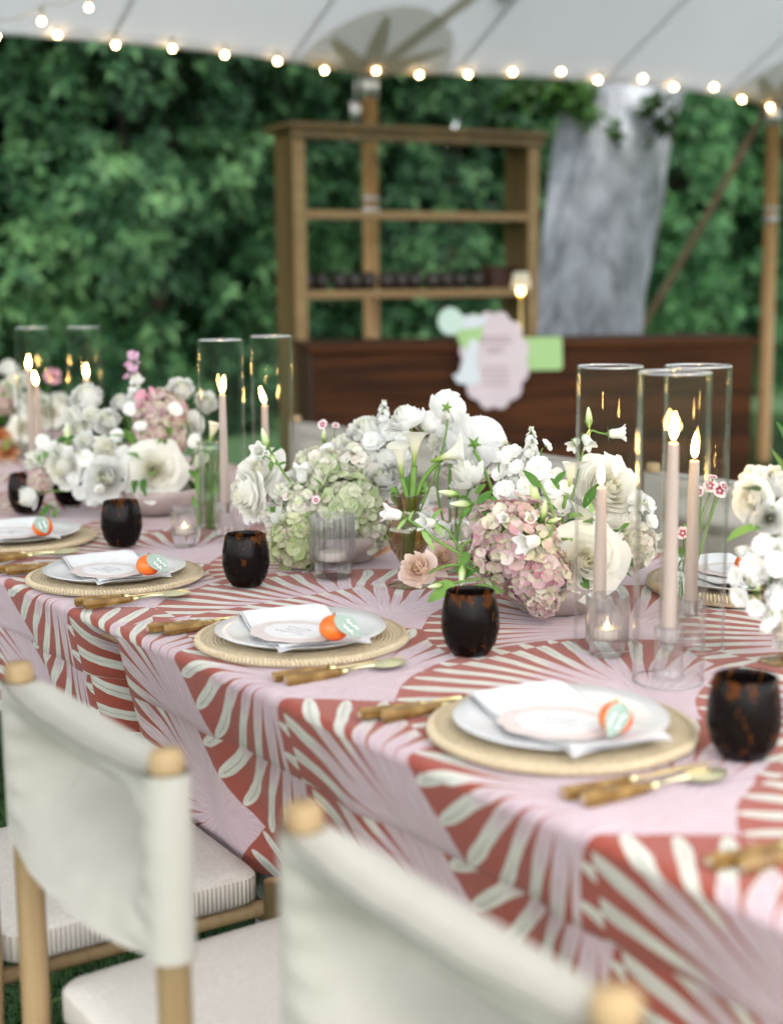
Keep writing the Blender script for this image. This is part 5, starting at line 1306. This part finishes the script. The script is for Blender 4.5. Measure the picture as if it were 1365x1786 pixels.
P('stock', 668, 728, 32, .02, (.05, 1, .2), var=2); P('stock', 650, 790, 44, .0, (-.1, .9, .45)); P('stock', 690, 775, 44, .03, (.1, .9, .4)); P('floret', 677, 757, 18, -.02, (0, .4, .9)); P('floret', 648, 770, 20, -.03, (-.3, .4, .9)); P('floret', 615, 800, 22, -.03, (0, .5, .9)); P('stock', 625, 820, 34, -.02, (-.2, .9, .5)); P('lisianthus', 560, 845, 20, -.06, (0, .6, .9))
for a_ in ((585, 800, 20), (605, 825, 18), (640, 800, 22), (655, 775, 20), (672, 800, 20), (700, 795, 20), (690, 745, 16), (702, 760, 18), (545, 800, 17), (570, 785, 16), (580, 845, 18), (632, 845, 18), (510, 835, 18), (655, 870, 16)): P('floret', *a_, -.03, (B_.q.uniform(-.5, .5), B_.q.uniform(.1, .8), .8))
B_.leaf(630, 830, 622, 795, -.05, 0, False, 1); B_.leaf(618, 815, 608, 790, -.05, 0, False, 1); B_.leaf(640, 800, 650, 770, -.02, 0, False, 1)
P('dianthus', 562, 740, 9, .06, (-.2, .3, 1)); P('bud', 565, 760, 14, .06, (0, 1, .1)); P('dianthus', 551, 872, 8, -.13, (0, .5, 1), stem=False); P('dianthus', 585, 742, 7, .06, (.3, .5, .8))
P('peach', 655, 945, 30, -.05, (.2, -.1, 1), stem=False); P('peach', 668, 885, 16, -.04, (.2, .2, 1), stem=False)

# ---- C: left bowl with the large open rose
C_ = Arr('flower_arrangement', 'low bowl of white roses and dusty pink hydrangea on the left', 'flower arrangement', (1.57, 3.18, TOP), (0, 0, .05), 'low bowls of flowers along the table')
bowl(C_, .115, .062); C_.filler(60, Vector((1.57, 3.18, TOP+.12)), .16, .12, .35, (.04, .08)); P = C_.put
P('rose', 268, 820, 50, -.12, (.15, .0, 1), .2, var=0); P('rose', 105, 818, 38, -.08, (-.5, -.2, .8)); P('ranunculus', 185, 733, 28, -.06, (-.1, .5, .9)); P('ranunculus', 150, 690, 34, .0, (-.1, .8, .6)); P('ranunculus', 315, 677, 28, .03, (.1, .6, .8)); P('ranunculus', 361, 700, 23, .05, (.5, .3, .9)); P('ranunculus', 326, 742, 30, .0, (.3, .3, .9))
P('lisianthus', 128, 724, 26, -.03, (-.4, .5, .8)); P('lisianthus', 160, 722, 20, -.05, (0, .6, .8)); P('lisianthus', 147, 768, 21, -.08, (-.2, .4, .9)); P('lisianthus', 183, 778, 24, -.10, (.1, .3, .9)); P('lisianthus', 48, 868, 24, -.08, (-.6, -.5, .6)); P('lisianthus', 60, 800, 26, -.04, (-.7, .3, .6)); P('stock', 150, 810, 38, -.10, (-.2, .6, .8)); P('ranunculus', 182, 835, 38, -.14, (-.1, .0, 1)); P('stock', 175, 850, 30, -.14, (.1, -.2, 1)); P('floret', 150, 800, 18, -.13, (0, .2, 1))
P('stock', 235, 690, 36, .0, (.0, 1, .2)); P('sweetpea', 231, 640, 26, .0, (.05, 1, .1), stem=True); P('cosmos', 258, 697, 22, -.04, (.1, .3, 1)); P('hj:hyd_mauve_j', 280, 728, 46, .0, (.2, .5, .9)); P('hj:hyd_mauve_j', 262, 765, 34, -.03, (.1, .2, 1)); P('hj:hyd_mauve_j', 70, 838, 24, -.04, (-.5, -.1, .8)); P('hj:hyd_mauve_j', 305, 770, 24, .0, (.4, .1, .9)); P('bud', 118, 762, 26, -.05, (0, .9, .2)); P('bell', 345, 790, 16, .02, (.5, .4, .7)); P('lisianthus', 225, 850, 20, -.1, (0, -.2, 1)); P('lisianthus', 240, 660, 15, .0, (.2, .9, .3))
for a_ in ((200, 810, 18), (130, 835, 16), (215, 790, 16), (205, 760, 15), (120, 790, 16), (90, 780, 15), (245, 745, 14), (305, 715, 16), (340, 770, 16), (225, 715, 14), (165, 870, 18), (140, 860, 16), (205, 865, 16), (75, 770, 15)): P('floret', *a_, -.09, (C_.q.uniform(-.5, .5), C_.q.uniform(.0, .7), .8))
P('ranunculus', 212, 700, 22, .02, (-.1, .8, .6)); P('rose', 135, 745, 26, -.02, (-.3, .5, .8))
for l in ((70, 800, 100, 775, 0), (75, 810, 55, 780, 1), (340, 800, 372, 770, 0), (100, 770, 130, 755, 0), (205, 800, 235, 780, 0), (90, 880, 60, 905, 0), (100, 885, 85, 915, 1)): C_.leaf(*l[:4], -.06, -.01, False, l[4])

# ---- D: far left arrangement
D_ = Arr('flower_arrangement', 'farthest bowl of white and peach flowers, at the left edge of the photo', 'flower arrangement', (1.72, 4.55, TOP), (0, 0, .05), 'low bowls of flowers along the table')
bowl(D_, .11, .06, 'ceramic_dark'); D_.filler(40, Vector((1.72, 4.55, TOP+.13)), .17, .12, .35, (.05, .09)); P = D_.put
P('rose', 20, 668, 30, .0, (-.3, .7, .6)); P('rose', 88, 718, 28, 0, (.3, .3, .9)); P('ranunculus', 15, 640, 22, .05, (0, .9, .4)); P('stock', 35, 695, 30, -.05, (-.2, .8, .5)); P('lisianthus', 62, 700, 24, -.04, (.1, .5, .9)); P('hj:hyd_mauve_j', 10, 700, 24, 0, (-.4, .4, .8)); P('peach', 12, 785, 24, -.12, (0, 0, 1)); P('peach', 5, 760, 20, -.1, (-.2, .4, .9)); P('cosmos', 92, 655, 14, .02, (.3, .3, .9)); P('lisianthus', 105, 700, 22, .04, (.4, .5, .8)); P('rose', 40, 745, 24, -.1, (0, .1, 1))

# ---- vases
def vase(a, prof, mat, water=None, n=40):
    b = MB(); b.lathe(prof, n); obj('vase', b.mesh('vase', M_[mat]), a.root)
    if water: b = MB(); b.lathe(water, n); obj('water', b.mesh('water', M_['water']), a.root)
V1 = Arr('bud_vase', 'smoky amber footed bud vase of calla lilies and white ranunculus in the centre', 'vase of flowers', (1.535, 2.085, TOP), (0, 0, .055), 'glass bud vases of flowers')
vase(V1, [(0, .002), (.038, .001), (.0385, .003), (.015, .007), (.0055, .016), (.006, .026), (.018, .048), (.033, .072), (.042, .098), (.0415, .112), (.034, .126), (.024, .134), (.021, .142), (.022, .152), (.031, .170), (.0325, .174), (.031, .1735), (.0205, .152), (.0195, .142), (.0225, .134), (.0325, .125), (.0400, .112), (.0405, .098), (.0315, .072), (.0165, .049), (0, .040)], 'vase',
     [(0, .043), (.0155, .050), (.030, .072), (.039, .098), (.0385, .108), (0, .108)])
P = V1.put
P('calla', 697, 795, 34, -.01, (-.12, 1, .2), 2.6, stem=False); P('calla', 723, 772, 36, -.02, (.02, 1, .2), -.5, stem=False)
V1.px_stem([(700, 832), (708, 860), (712, 890), (709, 960), (708, 990)], .0048, -.01); V1.px_stem([(722, 812), (720, 850), (717, 900), (714, 985)], .0058, -.015)
P('ranunculus', 707, 727, 37, .0, (-.35, .75, .2), .7, stem=False, var=0); P('ranunculus', 741, 738, 24, .04, (.3, .5, -.3), stem=False); V1.px_stem([(716, 745), (719, 770), (721, 820)], .0026, .01)
P('ranunculus', 779, 710, 35, .06, (.05, .10, -1), stem=False, var=1); P('floret', 750, 735, 22, .05, (.1, .3, .9), stem=False); V1.px_stem([(780, 718), (779, 745), (770, 790), (745, 860), (722, 920), (715, 980)], .002, .045)
P('calla', 790, 792, 34, -.03, (1, .32, .2), 1.2, stem=False); V1.px_stem([(770, 801), (752, 818), (733, 845), (724, 880), (716, 940), (712, 985)], .0046, -.01)
V1.px_stem([(688, 850), (698, 880), (704, 940), (706, 985)], .0042, .01); V1.px_stem([(735, 850), (727, 890), (720, 940), (718, 985)], .004, .0)
V1.leaf(690, 880, 684, 846, -.01, 0, False, 2); V1.leaf(735, 880, 742, 830, .0, 0, True, 1); V1.leaf(716, 880, 708, 800, .02, 0, False, 1)
V2 = Arr('bud_vase', 'round clear bud vase behind the calla lilies with white ranunculus and scabiosa', 'vase of flowers', (1.70, 2.145, TOP), (0, 0, .04), 'glass bud vases of flowers')
vase(V2, [(0, .002), (.028, 0), (.042, .018), (.046, .045), (.040, .070), (.024, .088), (.019, .10), (.0195, .135), (.024, .142), (.023, .142), (.018, .134), (.0178, .10), (.022, .088), (.038, .07), (.044, .045), (.04, .02), (0, .006)], 'clearvase', [(0, .008), (.039, .020), (.043, .045), (.037, .070), (0, .070)])
P = V2.put
P('hyd_cream', 814, 788, 54, .05, (.0, .5, .7)); P('ranunculus', 795, 770, 40, .0, (-.4, .5, .6), stem=False); P('ranunculus', 828, 768, 45, -.02, (.1, .25, -.9), stem=False, var=0); P('stock', 845, 755, 30, .04, (.4, .8, .3), stem=False); P('lisianthus', 762, 768, 24, .03, (-.6, .5, .6), stem=False); P('ranunculus', 835, 742, 30, .06, (.2, .9, .3), stem=False); P('floret', 855, 790, 22, .0, (.6, .2, .8), stem=False); P('stock', 850, 815, 30, .03, (.6, .3, .7), stem=False); P('floret', 775, 752, 18, .0, (-.3, .6, .7), stem=False)
V2.px_stem([(826, 785), (842, 815), (858, 855), (868, 880), (872, 930)], .0034, -.05)
P('lisianthus', 812, 826, 40, -.06, (-.5, .75, .1), .5, stem=False, var=1); V2.px_stem([(822, 845), (812, 870), (800, 920), (795, 965)], .003, -.05); V2.px_stem([(785, 800), (783, 860), (786, 930), (790, 970)], .003, 0); V2.px_stem([(800, 800), (797, 880), (794, 970)], .003, .01); V2.px_stem([(770, 785), (762, 850), (775, 920), (786, 965)], .0026, .01)
for l in ((828, 862, 848, 838, 0), (815, 868, 792, 862, 1), (820, 875, 812, 905, 0), (808, 866, 832, 880, 1)): V2.leaf(*l[:4], -.07, 0, False, l[4])
P('floret', 735, 875, 16, -.02, (-.3, .2, .9), stem=False); P('lisianthus', 740, 905, 20, .05, (-.2, .5, .8), stem=False); P('lisianthus', 752, 862, 20, .08, (0, .8, .5), stem=False)
V3 = Arr('bud_vase', 'clear bud vase with calla lily stems beside the left pair of hurricane glasses', 'vase of flowers', (1.555, 2.885, TOP), (0, 0, .03), 'glass bud vases of flowers')
vase(V3, [(0, .002), (.022, 0), (.026, .01), (.027, .06), (.024, .13), (.023, .18), (.026, .20), (.025, .20), (.0215, .18), (.0225, .13), (.0255, .06), (.0245, .012), (0, .008)], 'clearvase', [(0, .010), (.024, .014), (.025, .06), (.0225, .12), (0, .12)])
P = V3.put
P('calla', 372, 748, 24, .0, (.3, 1, .2), .4, stem=False); P('lisianthus', 352, 800, 16, -.01, (-.4, .6, .7), stem=False)
for k, (x0, x1) in enumerate(((372, 368), (358, 372), (346, 366), (385, 362), (362, 360))): V3.px_stem([(x0, 785), ((x0+x1)/2, 850), (x1, 925)], .0036, .005*k)
V3.leaf(355, 880, 340, 820, 0, 0, True, 1); V3.leaf(372, 870, 384, 800, 0, 0, True, 1); V3.leaf(350, 920, 335, 860, 0, 0, True, 1); P('bud', 345, 812, 14, 0, (-.3, .9, .2), stem=False)
V4 = Arr('bud_vase', 'small clear bud vase of pink-eyed dianthus behind the right-hand candles', 'vase of flowers', (1.735, 1.60, TOP), (0, 0, .03), 'glass bud vases of flowers')
vase(V4, [(0, .002), (.018, 0), (.022, .01), (.022, .05), (.012, .075), (.011, .10), (.014, .108), (.0135, .108), (.0102, .10), (.011, .075), (.0208, .05), (.0208, .012), (0, .006)], 'clearvase', [(0, .008), (.0205, .012), (.0205, .05), (.012, .07), (0, .07)])
P = V4.put
for x, y, r_, f in ((1254, 856, 14, (.2, .2, 1)), (1237, 847, 13, (-.2, .4, 1)), (1242, 832, 9, (0, .9, .4)), (1262, 848, 10, (.5, .4, .7)), (1218, 858, 11, (-.5, .3, .8)), (1190, 930, 12, (-.3, .4, .9)), (1172, 914, 11, (-.6, .4, .7))): P('dianthus', x, y, r_, 0, f)
for l in ((1200, 990, 1182, 930, 1), (1205, 980, 1215, 925, 1), (1200, 1010, 1190, 1060, 1), (1208, 960, 1196, 905, 0)): V4.leaf(*l[:4], 0, 0, False, l[4])
V5 = Arr('bud_vase', 'footed glass vase of white stock and roses cut off by the right edge', 'vase of flowers', (1.655, 1.315, TOP), (0, 0, .05), 'glass bud vases of flowers')
vase(V5, [(0, .002), (.036, .001), (.0365, .003), (.014, .007), (.0055, .016), (.006, .03), (.018, .05), (.034, .08), (.040, .11), (.036, .13), (.026, .145), (.03, .165), (.029, .165), (.0245, .145), (.034, .13), (.038, .11), (.032, .08), (0, .045)], 'vase', [(0, .05), (.031, .08), (.0365, .105), (0, .105)])
P = V5.put
P('rose', 1308, 872, 40, -.06, (-.7, -.1, .6), var=1); P('lisianthus', 1312, 832, 30, -.02, (-.6, .5, .6)); P('ranunculus', 1352, 838, 42, .0, (-.2, .7, .6)); P('stock', 1348, 900, 48, -.05, (-.3, .3, .9)); P('ranunculus', 1340, 905, 32, -.08, (-.3, .0, 1)); P('stock', 1372, 960, 60, -.06, (-.2, .0, 1)); P('stock', 1322, 1005, 44, -.10, (-.6, -.2, .8)); P('stock', 1352, 1050, 50, -.12, (-.4, -.4, .9)); P('floret', 1290, 1040, 22, -.12, (-.7, -.3, .7)); P('floret', 1310, 985, 24, -.12, (-.5, 0, .9)); P('ranunculus', 1375, 1010, 44, -.10, (0, 0, 1)); P('stock', 1375, 880, 46, .02, (.1, .9, .3)); P('stock', 1395, 820, 50, .04, (.3, .9, .2)); P('rose', 1400, 900, 46, -.03, (.4, .2, .9)); P('hyd_cream', 1385, 1075, 44, -.1, (.1, -.5, .9)); P('bud', 1320, 1025, 14, -.14, (-.2, .5, .8)); P('stock', 1360, 1105, 34, -.08, (-.2, -.8, .6)); P('floret', 1352, 985, 26, -.14, (0, .2, 1))
P('stock', 1300, 965, 34, -.10, (-.7, .2, .7)); P('floret', 1284, 1005, 20, -.12, (-.8, .0, .6)); P('floret', 1330, 950, 22, -.13, (-.3, .2, .9)); P('lisianthus', 1345, 960, 28, -.12, (-.3, .2, .9)); P('stock', 1340, 1085, 36, -.13, (-.5, -.5, .7)); P('lisianthus', 1370, 1120, 26, -.1, (-.2, -.6, .8)); P('floret', 1318, 1060, 20, -.14, (-.6, -.2, .8))
V5.filler(26, Vector((1.655, 1.315, TOP+.24)), .09, .10)
bpy.context.view_layer.update()
